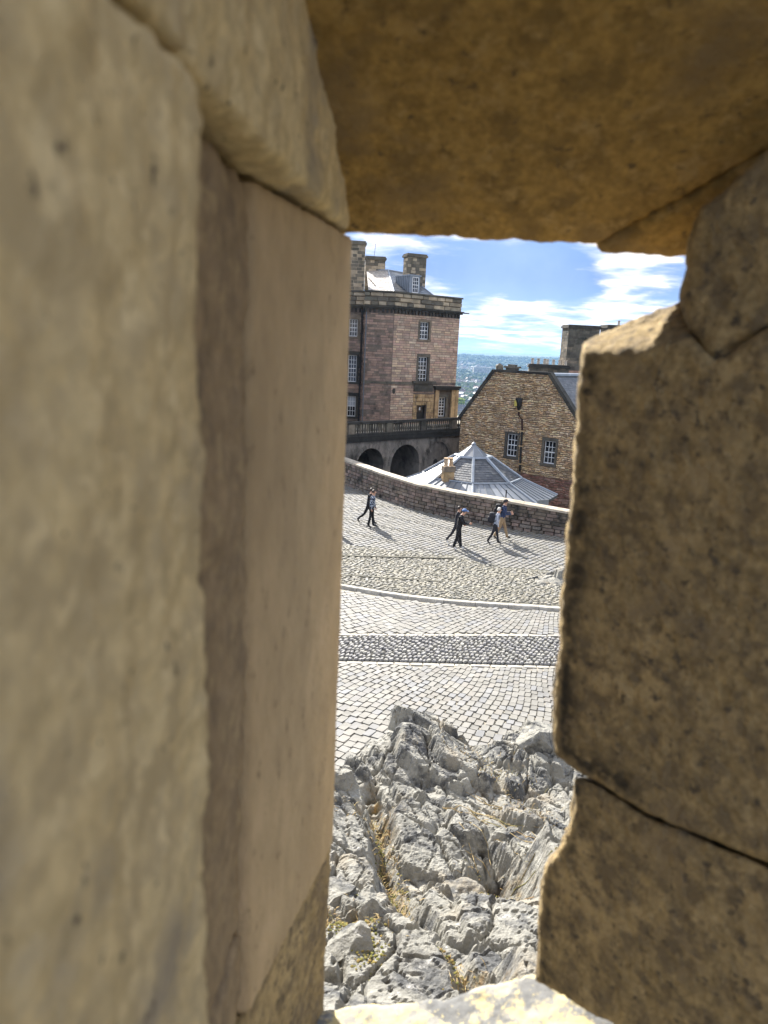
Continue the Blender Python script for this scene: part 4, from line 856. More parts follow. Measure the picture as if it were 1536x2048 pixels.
for (bx, by, sa_, sb_, an_, dz_, tx_, ty_, cuts) in blocks_:
    m_ = sa_ + .45; i0, i1 = np.searchsorted(RY, [by - m_, by + m_]); j0, j1 = np.searchsorted(RX, [bx - m_, bx + m_])
    if i1 <= i0 + 1 or j1 <= j0 + 1: continue
    sx_ = GXX[i0:i1, j0:j1] - bx + dn2[i0:i1, j0:j1] * .6; sy_ = GYY[i0:i1, j0:j1] - by + dn_[i0:i1, j0:j1]; c_, s2_ = math.cos(an_), math.sin(an_); p_ = sx_ * c_ + sy_ * s2_; q_ = -sx_ * s2_ + sy_ * c_
    d_ = np.maximum(np.abs(p_) - sa_, np.abs(q_) - sb_)
    for k_, (u_, v_) in zip(cuts, ((1, 1), (1, -1), (-1, 1), (-1, -1))): d_ = np.maximum(d_, (u_ * p_ * .6 + v_ * q_ * .8) - k_ * (sa_ * .6 + sb_ * .8) * .86)
    bz = ZB[min(i1 - 1, (i0 + i1) // 2), min(j1 - 1, (j0 + j1) // 2)] + dz_
    top_ = bz + tx_ * sx_ + ty_ * sy_ - np.clip(d_ + .03, 0, .03) * .5
    Hh[i0:i1, j0:j1] = np.maximum(Hh[i0:i1, j0:j1], top_ - np.maximum(0, d_) * 3.2)
h = Hh.ravel().copy()
for (sc_, ax, ay, amp, tl, seed, cd) in ((1.5, 1.25, .75, .012, .05, 11, .09), (3.6, 1.2, .8, .014, .13, 23, .055), (8.5, 1.1, .9, .006, .16, 31, .018), (19, 1.1, .9, .003, .14, 37, .003)):
    q = warp(sc_, ax, ay, seed); b1, b2, bid, cxy = worley(q, seed)
    z = np.zeros(len(X), dtype=np.int64)
    def cellh(bid_, cc):
        rnd = hsh(bid_, z, z, seed) * 2 - 1; tx = hsh(bid_, z + 1, z, seed) * 2 - 1.1; ty = hsh(bid_, z + 2, z, seed) * 2 - .75; d = (q - cc) / sc_
        return amp * rnd + tl * (tx * d[:, 0] + ty * d[:, 1]) * .75
    w_ = np.clip((b2 - b1) / .13, 0, 1); w_ = .5 + .5 * w_; h += cellh(bid, cxy) * w_ + cellh(W2[0], W2[1]) * (1 - w_)
    e_ = np.clip(1 - (b2 - b1) / .07, 0, 1); h -= cd * e_ ** 1.5; crack = np.maximum(crack, e_ * min(1, cd * 6))
h += fbm(q3, 7, 3, 41) * .005 + fbm(q3, 24, 3, 44) * .003 + np.abs(fbm(np.stack([X * ca + Y * sa, (-X * sa + Y * ca) * .25, 0 * X], 1), 14, 3, 46)) * .006
def polyd(pts):
    best = np.full(len(X), 9.); 
    for (x0, y0), (x1, y1) in zip(pts, pts[1:]):
        dx, dy = x1 - x0, y1 - y0; t = np.clip(((X - x0) * dx + (Y - y0) * dy) / (dx * dx + dy * dy), 0, 1); best = np.minimum(best, np.hypot(X - x0 - t * dx, Y - y0 - t * dy))
    return best
cr = polyd([(0.0, 7.8), (.12, 6.6), (.22, 5.5), (.42, 4.6), (.66, 3.7), (.8, 3.0)]) + fbm(q3, 5, 2, 60) * .05
g1 = np.exp(-(cr / .09) ** 2); h -= .24 * g1; h += np.where(X > .3, 1, 0) * 0
h += .0 * np.exp(-((cr - .42) / .3) ** 2) * (X > np.interp(Y, [3, 4.6, 5.5, 6.6, 7.8], [.8, .42, .22, .12, 0]))
h2 = np.exp(-(np.hypot((X - 1.28) / .26, (Y - 6.1) / .45)) ** 2.5); h -= .55 * h2
h3 = np.exp(-(np.hypot((X + .12) / .28, (Y - 4.35) / .30)) ** 4); h -= .22 * h3
mnd = np.exp(-(np.hypot((X - .42) / .45, (Y - 9.0) / .5)) ** 2) + .8 * np.exp(-(np.hypot((X - 2.1) / .5, (Y - 9.3) / .4)) ** 2); h += .25 * mnd
s_ = Y - Yb; drop = np.where(s_ > 0, s_ * 3.2 + np.minimum(s_, .3) * 1.5, 0); h = h - drop; h = np.maximum(h, -.35)
HH = h.reshape(len(RY), len(RX)); ms_ = 2.6 * .018
for _ in range(10):
    T = HH.copy()
    T[1:] = np.minimum(T[1:], HH[:-1] + ms_); T[:-1] = np.minimum(T[:-1], HH[1:] + ms_); T[:, 1:] = np.minimum(T[:, 1:], HH[:, :-1] + ms_); T[:, :-1] = np.minimum(T[:, :-1], HH[:, 1:] + ms_)
    T[1:, 1:] = np.minimum(T[1:, 1:], HH[:-1, :-1] + ms_ * 1.3); T[1:, :-1] = np.minimum(T[1:, :-1], HH[:-1, 1:] + ms_ * 1.3); T[:-1, 1:] = np.minimum(T[:-1, 1:], HH[1:, :-1] + ms_ * 1.3); T[:-1, :-1] = np.minimum(T[:-1, :-1], HH[1:, 1:] + ms_ * 1.3)
    HH = T
h = HH.ravel() + fbm(q3, 22, 3, 77) * .004
lo_ = HH.copy()
for _ in range(5):
    for ax_ in (0, 1): lo_ = (np.roll(lo_, 3, ax_) + np.roll(lo_, -3, ax_) + lo_) / 3
soil_shade = np.clip(((lo_ - HH).ravel() - .045) / .05, 0, 1) * .9 * np.clip(.6 + fbm(q3, 6, 3, 91), 0, 1)  # darkens hollows: soil in the cracks plus crevice shade put into the colour
moss = np.clip(g1 * .9 + h2 * .5 + h3 * 1.2 + crack * .25, 0, 1.2)
M['rock'] = mat('grey_rock', [(.25, .24, .208)], rough=.85, mottle=2.6, mottle_amt=.28, bump=.9, bscale=26, bdist=.035, dirt=[(.25, .21, .15, .9, .54, .68), (.09, .09, .088, 3.0, .50, .60), (.35, .34, .315, 9.0, .60, .68), (.42, .41, .38, 30, .64, .70)])
mt_ = M['rock'].node_tree; nn = mt_.nodes; ll = mt_.links; bs = nn['Principled BSDF']; old = bs.inputs['Base Color'].links[0].from_socket
at = nn.new('ShaderNodeAttribute'); at.attribute_name = 'moss'; nz = nn.new('ShaderNodeTexNoise'); nz.inputs['Scale'].default_value = 7; nz.inputs['Detail'].default_value = 8; ge = nn.new('ShaderNodeNewGeometry'); ll.new(ge.outputs['Position'], nz.inputs['Vector'])
ms = math_('MULTIPLY', at.outputs['Fac'], math_('MULTIPLY', math_('SUBTRACT', nz.outputs[0], .45, tree=mt_), 6, clamp=True, tree=mt_), clamp=True, tree=mt_)
mc = nn.new('ShaderNodeValToRGB'); mc.color_ramp.elements[0].color = (.10, .085, .03, 1); mc.color_ramp.elements[1].color = (.34, .20, .06, 1); mc.color_ramp.elements[0].position = .4; mc.color_ramp.elements[1].position = .62
nz2 = nn.new('ShaderNodeTexNoise'); nz2.inputs['Scale'].default_value = 30; nz2.inputs['Detail'].default_value = 5; ll.new(ge.outputs['Position'], nz2.inputs['Vector']); ll.new(nz2.outputs[0], mc.inputs[0])
mm = nn.new('ShaderNodeMix'); mm.data_type = 'RGBA'; ll.new(ms, mm.inputs[0]); ll.new(old, mm.inputs[6]); ll.new(mc.outputs[0], mm.inputs[7]); a3 = nn.new('ShaderNodeAttribute'); a3.attribute_name = 'soil_shade'; m3 = nn.new('ShaderNodeMix'); m3.data_type = 'RGBA'; ll.new(a3.outputs['Fac'], m3.inputs[0]); ll.new(mm.outputs[2], m3.inputs[6]); m3.inputs[7].default_value = (.05, .042, .03, 1); ll.new(m3.outputs[2], bs.inputs['Base Color'])
link('rock_outcrop', gridmesh('rock_outcrop', np.stack([X, Y, h], 1), len(RX), len(RY), M['rock'], smooth=False, attrs={'moss': moss, 'soil_shade': soil_shade}), kind='structure')
H2 = h.reshape(len(RY), len(RX))
def rz(x, y): return float(H2[min(len(RY) - 1, max(0, int((y - .9) / .018))), min(len(RX) - 1, max(0, int((x + 2.6) / .018)))])
# loose boulders
def boulder(name, c, size, label, seed, rot=0, group=None):
    bm = bmesh.new(); bmesh.ops.create_icosphere(bm, subdivisions=5, radius=1); r = random.Random(seed)
    pl = [(Vector((r.gauss(0, 1), r.gauss(0, 1), r.gauss(0, .8))).normalized(), r.uniform(.45, .8)) for _ in range(15)]
    V = []
    for v in bm.verts:
        p = v.co.copy()
        for n_, d_ in pl:
            k_ = p.dot(n_)
            if k_ > d_: p -= n_ * (k_ - d_)
        V.append([p.x * size[0], p.y * size[1], p.z * size[2]])
    V = np.array(V); V += fbm(V, 9, 3, seed)[:, None] * V / np.linalg.norm(V, axis=1, keepdims=True) * .02 + fbm(V, 30, 2, seed + 3)[:, None] * V / np.linalg.norm(V, axis=1, keepdims=True) * .006
    for v, p in zip(bm.verts, V): v.co = Vector(p)
    me = bpy.data.meshes.new(name); bm.to_mesh(me); bm.free(); me.materials.append(M['rock']); o = link(name, me, loc=Vector(c)); o.rotation_euler = (0, 0, rot); return tag(o, label, 'rock', group)
def bld(px, py, Yq, size, label, seed, rot=0):
    p = W(px, py, Yq); z0 = rz(p.x, p.y); boulder('boulder', (p.x, p.y, z0 - size[2] * .12), size, label, seed, rot)
bld(695, 1985, 3.75, (.20, .16, .13), 'angular pale grey boulder at the foot of the wall beside green moss', 4)
bld(672, 1800, 4.9, (.24, .2, .12), 'flat slab of rock with a dark hollow beneath it above the dry grass', 9, .5)
bld(740, 1840, 4.7, (.17, .16, .17), 'rounded upright grey block just right of the dark hollow', 12, .3)
bld(845, 1835, 4.75, (.19, .22, .22), 'dark veined boulder left of the rusty moss crack', 17, .2)
bld(910, 1725, 5.7, (.30, .26, .16), 'large rounded pale boulder in the middle of the outcrop', 21, .1)
bld(1085, 1455, 9.3, (.40, .3, .25), 'dark jagged rock at the far right edge of the outcrop', 26, .8)
bld(835, 1465, 9.0, (.46, .34, .30), 'craggy dark and white rock knob at the far edge of the outcrop', 33, .4)
# dry grass, moss cushions
M['straw'] = mat('dry_grass', [(0.315, 0.225, 0.098), (0.39, 0.3, 0.15), (0.27, 0.165, 0.068), (0.225, 0.217, 0.075)], rough=.9, mottle=20, bump=0)
M['moss'] = mat('moss', [(.10, .10, .025), (.15, .135, .035), (.18, .12, .04), (.08, .09, .025)], rough=1, mottle=30, mottle_amt=.5, bump=0)
def blades(name, spots, n, mt, ln, label=None):
    mb = MB()
    for i in range(n):
        cx_, cy_, sx_, sy_ = rng.choice(spots); x, y = rng.gauss(cx_, sx_), rng.gauss(cy_, sy_)
        z = rz(x, y); a = rng.uniform(0, 6.28); l_ = rng.uniform(*ln); w = .0028; d = Vector((math.cos(a), math.sin(a), 0)); s2 = Vector((-d.y, d.x, 0)) * w
        p = Vector((x, y, z - .01)); m_ = p + d * l_ * .35 + UP * l_ * rng.uniform(.2, .6); e2_ = m_ + d * l_ * .5 + UP * l_ * rng.uniform(-.3, .3)
        mb.raw([p - s2, p + s2, m_ + s2, m_ - s2, e2_], [(0, 1, 2, 3), (3, 2, 4)], rng.random())
    mb.build(name, mt, kind='stuff')
blades('dry_grass', [(-.20, 4.35, .16, .22), (-.1, 4.2, .14, .14), (.30, 5.2, .05, .3), (.10, 6.5, .06, .3), (.62, 3.8, .06, .2), (1.2, 6.1, .14, .2), (1.75, 7.6, .2, .4), (1.5, 8.6, .3, .25), (-.35, 7.0, .2, .3), (.2, 5.9, .05, .3)], 1900, M['straw'], (.03, .10))
mb = MB()
for i in range(1500):
    cx_, cy_, sx_, sy_ = rng.choice([(-.12, 3.95, .1, .07), (.02, 3.75, .05, .1), (-.2, 4.1, .1, .08), (.32, 5.1, .04, .25), (.12, 6.4, .04, .3), (.24, 5.6, .03, .25), (1.2, 6.0, .1, .15), (.55, 4.0, .04, .2)])
    x, y = rng.gauss(cx_, sx_), rng.gauss(cy_, sy_); blob(mb, Vector((x, y, rz(x, y) + .004)), rng.uniform(.004, .012), rng.random(), .5)
mb.build('moss_cushions', M['moss'], kind='stuff')
mb = MB()
for i in range(26):
    x, y = rng.uniform(.7, 1.8), rng.uniform(5.4, 8.2); a = rng.uniform(-1.2, -.3); pts = []
    for q in range(6): pts.append(Vector((x, y, rz(x, y) + .02))); x += math.cos(a) * .11; y += math.sin(a) * .11; a += rng.gauss(0, .25)
    mb.tube(pts, .0035, 4, rng.random())
mb.build('dry_stems', M['straw'], kind='stuff')
# far low outcrop breaking through the paving
fx = np.arange(4.3, 10.5, .05); fy = np.arange(25.6, 30.0, .05); gx, gy = np.meshgrid(fx, fy); X = gx.ravel(); Y = gy.ravel(); q3 = np.stack([X, Y, 0 * X], 1)
c0 = np.stack([X - 7.6, Y - 28.0], 1); a_ = R(32); lu = c0[:, 0] * math.cos(a_) + c0[:, 1] * math.sin(a_); lv = -c0[:, 0] * math.sin(a_) + c0[:, 1] * math.cos(a_)
hh = .42 * np.exp(-(np.abs(lu / 2.0) ** 2.4 + np.abs((lv + .1) / .62) ** 2.2)) - .06
q = np.stack([lu * 1.8, lv * 3.5], 1); b1, b2, bid, cxy = worley(q, 5); z = np.zeros(len(X), dtype=np.int64)
hh = hh + np.clip(hh + .06, 0, .3) * (hsh(bid, z, z, 5) - .5) * 1.1 + fbm(q3, 3.5, 3, 7) * .02 - .03 * np.clip(1 - (b2 - b1) / .15, 0, 1)
link('paving_outcrop', gridmesh('paving_outcrop', np.stack([X, Y, hh + .06], 1), len(fx), len(fy), M['rock'], smooth=False), kind='structure')

# ------------------------------------------------------------------ people
M['skin'] = plain('skin', (.50, .29, .20), .6); M['black'] = plain('black_cloth', (.010, .010, .012), .85); M['dark'] = plain('dark_cloth', (.022, .022, .028), .85)
M['navy'] = plain('navy_cloth', (.03, .045, .10), .85); M['khaki'] = plain('khaki_cloth', (.33, .23, .13), .85); M['greyc'] = plain('pale_grey_cloth', (.40, .43, .50), .9)
M['hairw'] = plain('white_hair', (.62, .58, .52), .7); M['hairb'] = plain('dark_brown_hair', (.03, .018, .012), .6); M['cap'] = plain('blue_cap', (.06, .13, .30), .7); M['shoe'] = plain('dark_shoe', (.02, .018, .016), .6); M['wshoe'] = plain('white_shoe', (.65, .63, .60), .6)
M['beigec'] = plain('beige_cloth', (.45, .36, .26), .9)
pm = bpy.data.materials.new('plaid_cloth'); pm.use_nodes = True; n_ = pm.node_tree.nodes; l_ = pm.node_tree.links; ck = n_.new('ShaderNodeTexChecker'); ck.inputs['Scale'].default_value = 13; ck.inputs['Color1'].default_value = (.02, .04, .09, 1); ck.inputs['Color2'].default_value = (.55, .60, .66, 1)
ck2 = n_.new('ShaderNodeTexChecker'); ck2.inputs['Scale'].default_value = 29; ck2.inputs['Color1'].default_value = (.25, .25, .3, 1); ck2.inputs['Color2'].default_value = (1, 1, 1, 1)
tcx = n_.new('ShaderNodeTexCoord'); mpp = n_.new('ShaderNodeMapping'); mpp.inputs['Rotation'].default_value = (.2, .3, .5); l_.new(tcx.outputs['Object'], mpp.inputs[0]); l_.new(mpp.outputs[0], ck.inputs[0]); l_.new(mpp.outputs[0], ck2.inputs[0])
mx2 = n_.new('ShaderNodeMix'); mx2.data_type = 'RGBA'; mx2.blend_type = 'MULTIPLY'; mx2.inputs[0].default_value = 1; l_.new(ck.outputs[0], mx2.inputs[6]); l_.new(ck2.outputs[0], mx2.inputs[7]); l_.new(mx2.outputs[2], n_['Principled BSDF'].inputs['Base Color']); n_['Principled BSDF'].inputs['Roughness'].default_value = .9
M['plaid'] = pm
def person(loc, rot, label, legs, arms, top, bottom, shoe, hair, H=1.75, lean=.03, wide=1.0, head_pitch=0.0, flare=1.0, group=None, calf=None, sleeves=True):
    """local +X forward; legs = ((thigh, knee) left, right) degrees, arms = ((swing, bend, out) left, right)"""
    S = H / 1.75; V = []; E_ = []; Rd = []; tg = []
    def add(p, r_, par=None):
        V.append(Vector(p)); Rd.append(r_); 
        if par is not None: E_.append((par, len(V) - 1))
        return len(V) - 1
    bones = []
    def bone(a, b_, t): bones.append((a, b_, t))
    pel = add((0, 0, .95), .135 * wide); wa = add((lean * .4, 0, 1.08), .125 * wide, pel); chs = add((lean, 0, 1.29), .15 * wide, wa); nb_ = add((lean * 1.3, 0, 1.44), .085, chs); nk = add((lean * 1.6 + .01, 0, 1.52), .052, nb_)
    hx = lean * 1.8 + .03 + head_pitch * .08; hb_ = add((hx, 0, 1.585), .072, nk); hm_ = add((hx + head_pitch * .03, 0, 1.655), .086, hb_); ht_ = add((hx + head_pitch * .05, 0, 1.715), .066, hm_)
    bone(pel, wa, 1); bone(wa, chs, 1); bone(chs, nb_, 1); bone(nb_, nk, 0); bone(nk, hb_, 0); bone(hb_, hm_, 0); bone(hm_, ht_, 0)
    hands = []
    for s, (th, kn) in zip((1, -1), legs):
        hp_ = add((0, .085 * s * wide, .90), .098 * wide, pel); a = R(th); k1 = Vector((math.sin(a) * .43, .09 * s, .90 - math.cos(a) * .43)); a2 = R(th - kn); an_ = k1 + Vector((math.sin(a2) * .41, .0, -math.cos(a2) * .41))
        kk = add(k1, .066, hp_); mid = add(k1.lerp(an_, .35), .062 * flare, kk); aa = add(an_, .050 * flare, mid); tip = R(th - kn) * .9
        he = add(an_ + Vector((-.03 * math.cos(tip), 0, -.03 * math.cos(tip))), .038, aa); to = add(an_ + Vector((.09 * math.cos(tip), 0, .09 * math.sin(tip) - .045)), .036, aa); t2 = add(an_ + Vector((.17 * math.cos(tip), 0, .17 * math.sin(tip) - .05)), .028, to)
        bone(pel, hp_, 2); bone(hp_, kk, 2); bone(kk, mid, 2 if calf is None else 5); bone(mid, aa, 2 if calf is None else 5); bone(aa, he, 3); bone(aa, to, 3); bone(to, t2, 3)
    for s, (sw, bd, out) in zip((1, -1), arms):
        sh = add((lean * 1.2, .165 * s * wide, 1.405), .062, nb_); a = R(sw); o = R(out); k1 = V[sh] + Vector((math.sin(a) * .28, math.sin(o) * .2 * s, -math.cos(a) * .28)); a2 = R(sw + bd); w1 = k1 + Vector((math.sin(a2) * .25, -.0 * s - (.10 * s if bd > 50 else 0), -math.cos(a2) * .25))
        el_ = add(k1, .048, sh); fm = add(k1.lerp(w1, .4), .043, el_); wr = add(w1, .030, fm); dh = (w1 - k1).normalized(); pl_ = add(w1 + dh * .055, .034, wr)
        bone(nb_, sh, 1); bone(sh, el_, 1); bone(el_, fm, 1 if sleeves else 4); bone(fm, wr, 1 if sleeves else 4); bone(wr, pl_, 4); hands.append((w1 + dh * .05, dh, s))
    me = bpy.data.meshes.new('skel'); me.from_pydata(V, E_, []); ob = bpy.data.objects.new('skel', me); C.objects.link(ob)
    md = ob.modifiers.new('s', 'SKIN'); sv_ = me.skin_vertices[0].data
    for i_, r_ in enumerate(Rd): sv_[i_].radius = (r_, r_); sv_[i_].use_root = (i_ == 0)
    sb_ = ob.modifiers.new('u', 'SUBSURF'); sb_.levels = 1; sb_.render_levels = 1
    dg = bpy.context.evaluated_depsgraph_get(); ev = ob.evaluated_get(dg); m2 = ev.to_mesh(); vs = [v.co.copy() for v in m2.vertices]; fs = [tuple(p.vertices) for p in m2.polygons]; ev.to_mesh_clear(); bpy.data.objects.remove(ob)
    mb = MB(); mats = [M['skin'], top, bottom, shoe, M['skin'], calf or bottom]
    mb.v = [tuple(v) for v in vs]
    for f in fs:
        c_ = sum((vs[i_] for i_ in f), Vector()) / len(f); bd_, bt = 9, 0
        for a, b_, t_ in bones:
            pa_, pb_ = V[a], V[b_]; d_ = pb_ - pa_; k_ = max(0, min(1, (c_ - pa_).dot(d_) / d_.length_squared)); dd_ = (c_ - pa_ - d_ * k_).length - (Rd[a] * (1 - k_) + Rd[b_] * k_)
            if dd_ < bd_: bd_, bt = dd_, t_
        mb.f.append(f); mb.t.append(.5); mb.m.append(bt)
    for p, d_, s in hands:     # five fingers curled a little, thumb from the palm's side
        sd_ = Vector((1, 0, 0)) if abs(d_.x) < .7 else Vector((0, 0, 1)); ac = Vector((0, 1, 0)); fo = sd_ - d_ * sd_.dot(d_); fo.normalize(); inw = Vector((0, -s, 0))
        for q, ln in enumerate((.066, .076, .070, .055)):
            b0 = p + fo * (.03 - q * .019); mb.tube([b0, b0 + d_ * ln * .55, b0 + d_ * ln * .85 + inw * ln * .35], [.0095, .009, .007], 6, .5, 4)
        b0 = p + fo * .03 - d_ * .02; mb.tube([b0, b0 + fo * .03 + d_ * .02, b0 + fo * .035 + d_ * .05 + inw * .01], [.011, .010, .008], 6, .5, 4)
    hd = V[hm_]; mb.tube([hd + Vector((.075, 0, .01)), hd + Vector((.108, 0, -.02)), hd + Vector((.085, 0, -.03))], [.008, .014, .008], 5, .5, 0)
    for s in (1, -1): mb.tube([hd + Vector((-.005, .082 * s, .02)), hd + Vector((-.012, .096 * s, -.005)), hd + Vector((-.0, .085 * s, -.035))], [.012, .014, .009], 5, .5, 0)
    for s in (1, -1): mb.raw([hd + Vector((.083, .03 * s + a * .012, .022 + b_ * .007)) for a, b_ in ((-1, -1), (1, -1), (1, 1), (-1, 1))], [(0, 1, 2, 3)], .5, 3)
    mb.raw([hd + Vector((.087, a * .022, -.048 + b_ * .004)) for a, b_ in ((-1, -1), (1, -1), (1, 1), (-1, 1))], [(0, 1, 2, 3)], .5, 3)
    mb.v = [(x * S, y * S, z * S) for x, y, z in mb.v]; zmin = min(v[2] for v in mb.v); mb.v = [(x, y, z - zmin) for x, y, z in mb.v]
    body = mb.mesh('person', mats, smooth=True); t = bpy.data.objects.new('person', body); C.objects.link(t); t.location = loc; t.rotation_euler = (0, 0, rot); tag(t, label, 'person', group)
    fixp = lambda v: Vector((v[0] * S, v[1] * S, v[2] * S - zmin))
    # hair
    bm = bmesh.new(); bmesh.ops.create_uvsphere(bm, u_segments=14, v_segments=10, radius=1)
    bmesh.ops.delete(bm, geom=[v for v in bm.verts if v.co.z < -.45 or (v.co.x > .55 and v.co.z < .45)], context='VERTS')
    hm = bpy.data.meshes.new('hair')
    for v in bm.verts: rr = 1 + .05 * math.sin(v.co.x * 23 + v.co.y * 31); v.co = Vector((v.co.x * .104 * rr - .012, v.co.y * .096 * rr, v.co.z * .112 * rr + .018)) * S
    bm.to_mesh(hm); bm.free(); hm.materials.append(hair); hm.polygons.foreach_set('use_smooth', [True] * len(hm.polygons)); ho = link('hair', hm, t, loc=fixp(V[hm_]))
    return t, fixp, V, hm_, wa, chs, hands
def capit(t, fx_, V, hm_, mt):
    mb = MB(); c_ = fx_(V[hm_]); vs = []; 
    prof = [(.112, .03), (.110, .07), (.085, .11), (.04, .132), (.002, .137)]
    mb.tube([c_ + Vector((-.005, 0, z)) for r_, z in prof], [r_ for r_, z in prof], 12, .5, 0); k = [c_ + Vector((.07, .075, .04)), c_ + Vector((.15, .06, .028)), c_ + Vector((.185, 0, .03)), c_ + Vector((.15, -.06, .028)), c_ + Vector((.07, -.075, .04))]
    mb.hexa([k[0], k[1], k[3], k[4], k[0] + UP * .012, k[1] + UP * .012, k[3] + UP * .012, k[4] + UP * .012]); mb.raw([k[1], k[2], k[3], k[1] + UP * .012, k[2] + UP * .012, k[3] + UP * .012], [(0, 1, 2), (3, 5, 4), (0, 3, 4, 1), (1, 4, 5, 2)])
    me = mb.mesh('cap', mt, smooth=False); link('cap', me, t)
def backpack(loc, rot, mt, label, S=1.0):
    t = thing('backpack', loc, label, 'backpack'); t.rotation_euler = (0, 0, rot)
    def part(nm, c_, sz, m_, sub=2):
        bm = bmesh.new(); bmesh.ops.create_cube(bm, size=1); bmesh.ops.subdivide_edges(bm, edges=bm.edges[:], cuts=3, use_grid_fill=True)
        for v in bm.verts: l_ = v.co.length; v.co = v.co.lerp(v.co.normalized() * .55, .45); v.co = Vector((v.co.x * sz[0], v.co.y * sz[1], v.co.z * sz[2])) * S + Vector(c_) * S
        me = bpy.data.meshes.new(nm); bm.to_mesh(me); bm.free(); me.materials.append(m_); me.polygons.foreach_set('use_smooth', [True] * len(me.polygons)); link(nm, me, t)
    part('bag_body', (0, 0, 0), (.24, .34, .50), mt); part('front_pocket', (-.11, 0, -.08), (.12, .28, .26), mt)
    for s in (1, -1):
        k = MB(); k.tube([Vector((.08, .11 * s, .20)), Vector((.18, .12 * s, .24)), Vector((.33, .12 * s, .15)), Vector((.34, .13 * s, -.02)), Vector((.10, .14 * s, -.16))], .02, 5); link('strap', k.mesh('strap', mt), t)
    return t
gp = lambda x, y: (lambda p: Vector((p.x, p.y, zr(p.x, p.y) + .03)))(G(x, y, .04))
h0 = R(-12)
p1 = gp(735, 1053); person(p1 + Vector((0, .5, 0)), h0, 'walking person in a black jacket and black trousers with dark hair, furthest from the camera side', ((24, 10), (-24, 28)), ((-15, 15, 8), (18, 15, 8)), M['black'], M['black'], M['shoe'], M['hairb'], 1.80, .06)[0]['label'] = 'walking person in black jacket half hidden behind the plaid shirt'
p0 = gp(664, 1064); person(p0, h0, 'walking person mostly behind the left jamb, shadow falling on the setts', ((16, 6), (-16, 18)), ((-10, 12, 6), (12, 12, 8)), M['dark'], M['dark'], M['shoe'], M['hairb'], 1.75)
p2 = gp(742, 1056); person(p2, h0, 'walking person in a blue and white plaid shirt and black trousers', ((6, 2), (-5, 8)), ((6, 10, 8), (-6, 14, 10)), M['plaid'], M['black'], M['shoe'], M['hairb'], 1.77, .03, 1.05, flare=1.15)
p3 = gp(909, 1094); person(p3 + Vector((.06, .36, 0)), h0, 'person in dark clothes and white shoes walking just behind the blue cap', ((12, 6), (-24, 14)), ((-10, 20, 6), (20, 30, 6)), M['dark'], M['dark'], M['wshoe'], M['hairb'], 1.72, .04, .95)
p4 = gp(915, 1101); t, fxp, V, hm_, _, _, hands = person(p4, h0, 'person in blue cap, black sweater and black trousers looking at a phone', ((9, 4), (-8, 10)), ((22, 65, 8), (25, 68, 8)), M['black'], M['black'], M['wshoe'], M['hairb'], 1.76, .06, 1.05, .5, flare=1.25)
capit(t, fxp, V, hm_, M['cap'])
mid = (fxp(hands[0][0]) + fxp(hands[1][0])) / 2 + Vector((.07, 0, .04)); wp = Matrix.Rotation(h0, 3, 'Z') @ mid + p4
k = MB(); fu = Vector((math.cos(h0), math.sin(h0), 0)); su = Vector((-fu.y, fu.x, 0)); dn = (fu * .5 + UP * .85).normalized(); k.box(Vector((0, 0, 0)), su, dn, su.cross(dn), -.038, .038, -.075, .075, -.005, .005)
ph = link('phone', k.mesh('phone', M['black']), loc=wp); tag(ph, 'black phone held in both hands by the person in the blue cap', 'phone')
p5 = gp(988, 1089); t, fxp, V, hm_, wa, chs, hands = person(p5, h0, 'white-haired person in pale grey hoodie and dark trousers walking with a backpack', ((14, 4), (-16, 14)), ((-4, 12, 6), (4, 10, 9)), M['greyc'], M['dark'], M['shoe'], M['hairw'], 1.66, .06, 1.02)
c_ = fxp(V[chs]) + Vector((-.25, 0, -.03)); backpack(Matrix.Rotation(h0, 3, 'Z') @ c_ + p5, h0, M['dark'], 'dark backpack with pale trim on the back of the white-haired person')
p6 = gp(1000, 1085) + Vector((.12, .55, 0)); t, fxp, V, hm_, wa, chs, hands = person(p6, h0, 'tall person in dark cap, navy top and khaki trousers, raising one hand', ((20, 6), (-14, 16)), ((10, 95, 8), (15, 80, 8)), M['navy'], M['khaki'], M['shoe'], M['hairb'], 1.86, .03, 1.08, flare=1.1)
capit(t, fxp, V, hm_, M['dark']); c_ = fxp(V[chs]) + Vector((-.27, 0, .02)); backpack(Matrix.Rotation(h0, 3, 'Z') @ c_ + p6, h0, M['black'], 'black backpack on the tall person in the navy top')

# ------------------------------------------------------------------ the loophole wall the view looks through
OC = Vector((0, 0, CH))
lw = thing('loophole_wall', Vector((0, 0, CH - 1.5)), 'thick weathered sandstone wall with a narrow loophole, seen from inside its splayed opening', 'wall')
def stonemat(name, c, patches, bs=42, bump=.6, bd=.006, mot=9, ma=.18):
    return mat(name, [c], rough=.9, mottle=mot, mottle_amt=ma, bump=bump, bscale=bs, bdist=bd, dirt=patches, spec=.2)
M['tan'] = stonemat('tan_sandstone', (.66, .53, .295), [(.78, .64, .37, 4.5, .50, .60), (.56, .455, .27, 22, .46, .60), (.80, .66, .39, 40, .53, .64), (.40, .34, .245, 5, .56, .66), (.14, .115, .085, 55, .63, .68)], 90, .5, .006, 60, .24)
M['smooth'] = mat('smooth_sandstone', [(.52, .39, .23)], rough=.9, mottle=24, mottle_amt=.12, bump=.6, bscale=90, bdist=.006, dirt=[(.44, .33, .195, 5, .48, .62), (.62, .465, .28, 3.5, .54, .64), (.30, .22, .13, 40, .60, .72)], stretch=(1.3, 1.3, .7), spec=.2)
M['groove_shade'] = stonemat('shaded_groove_sandstone', (.37, .275, .165), [(.26, .195, .125, 26, .5, .66), (.46, .35, .20, 40, .54, .66), (.14, .11, .08, 12, .6, .72)], 80, .8, .008, 50, .25)  # darker stone: shade of the recessed band put into its colour
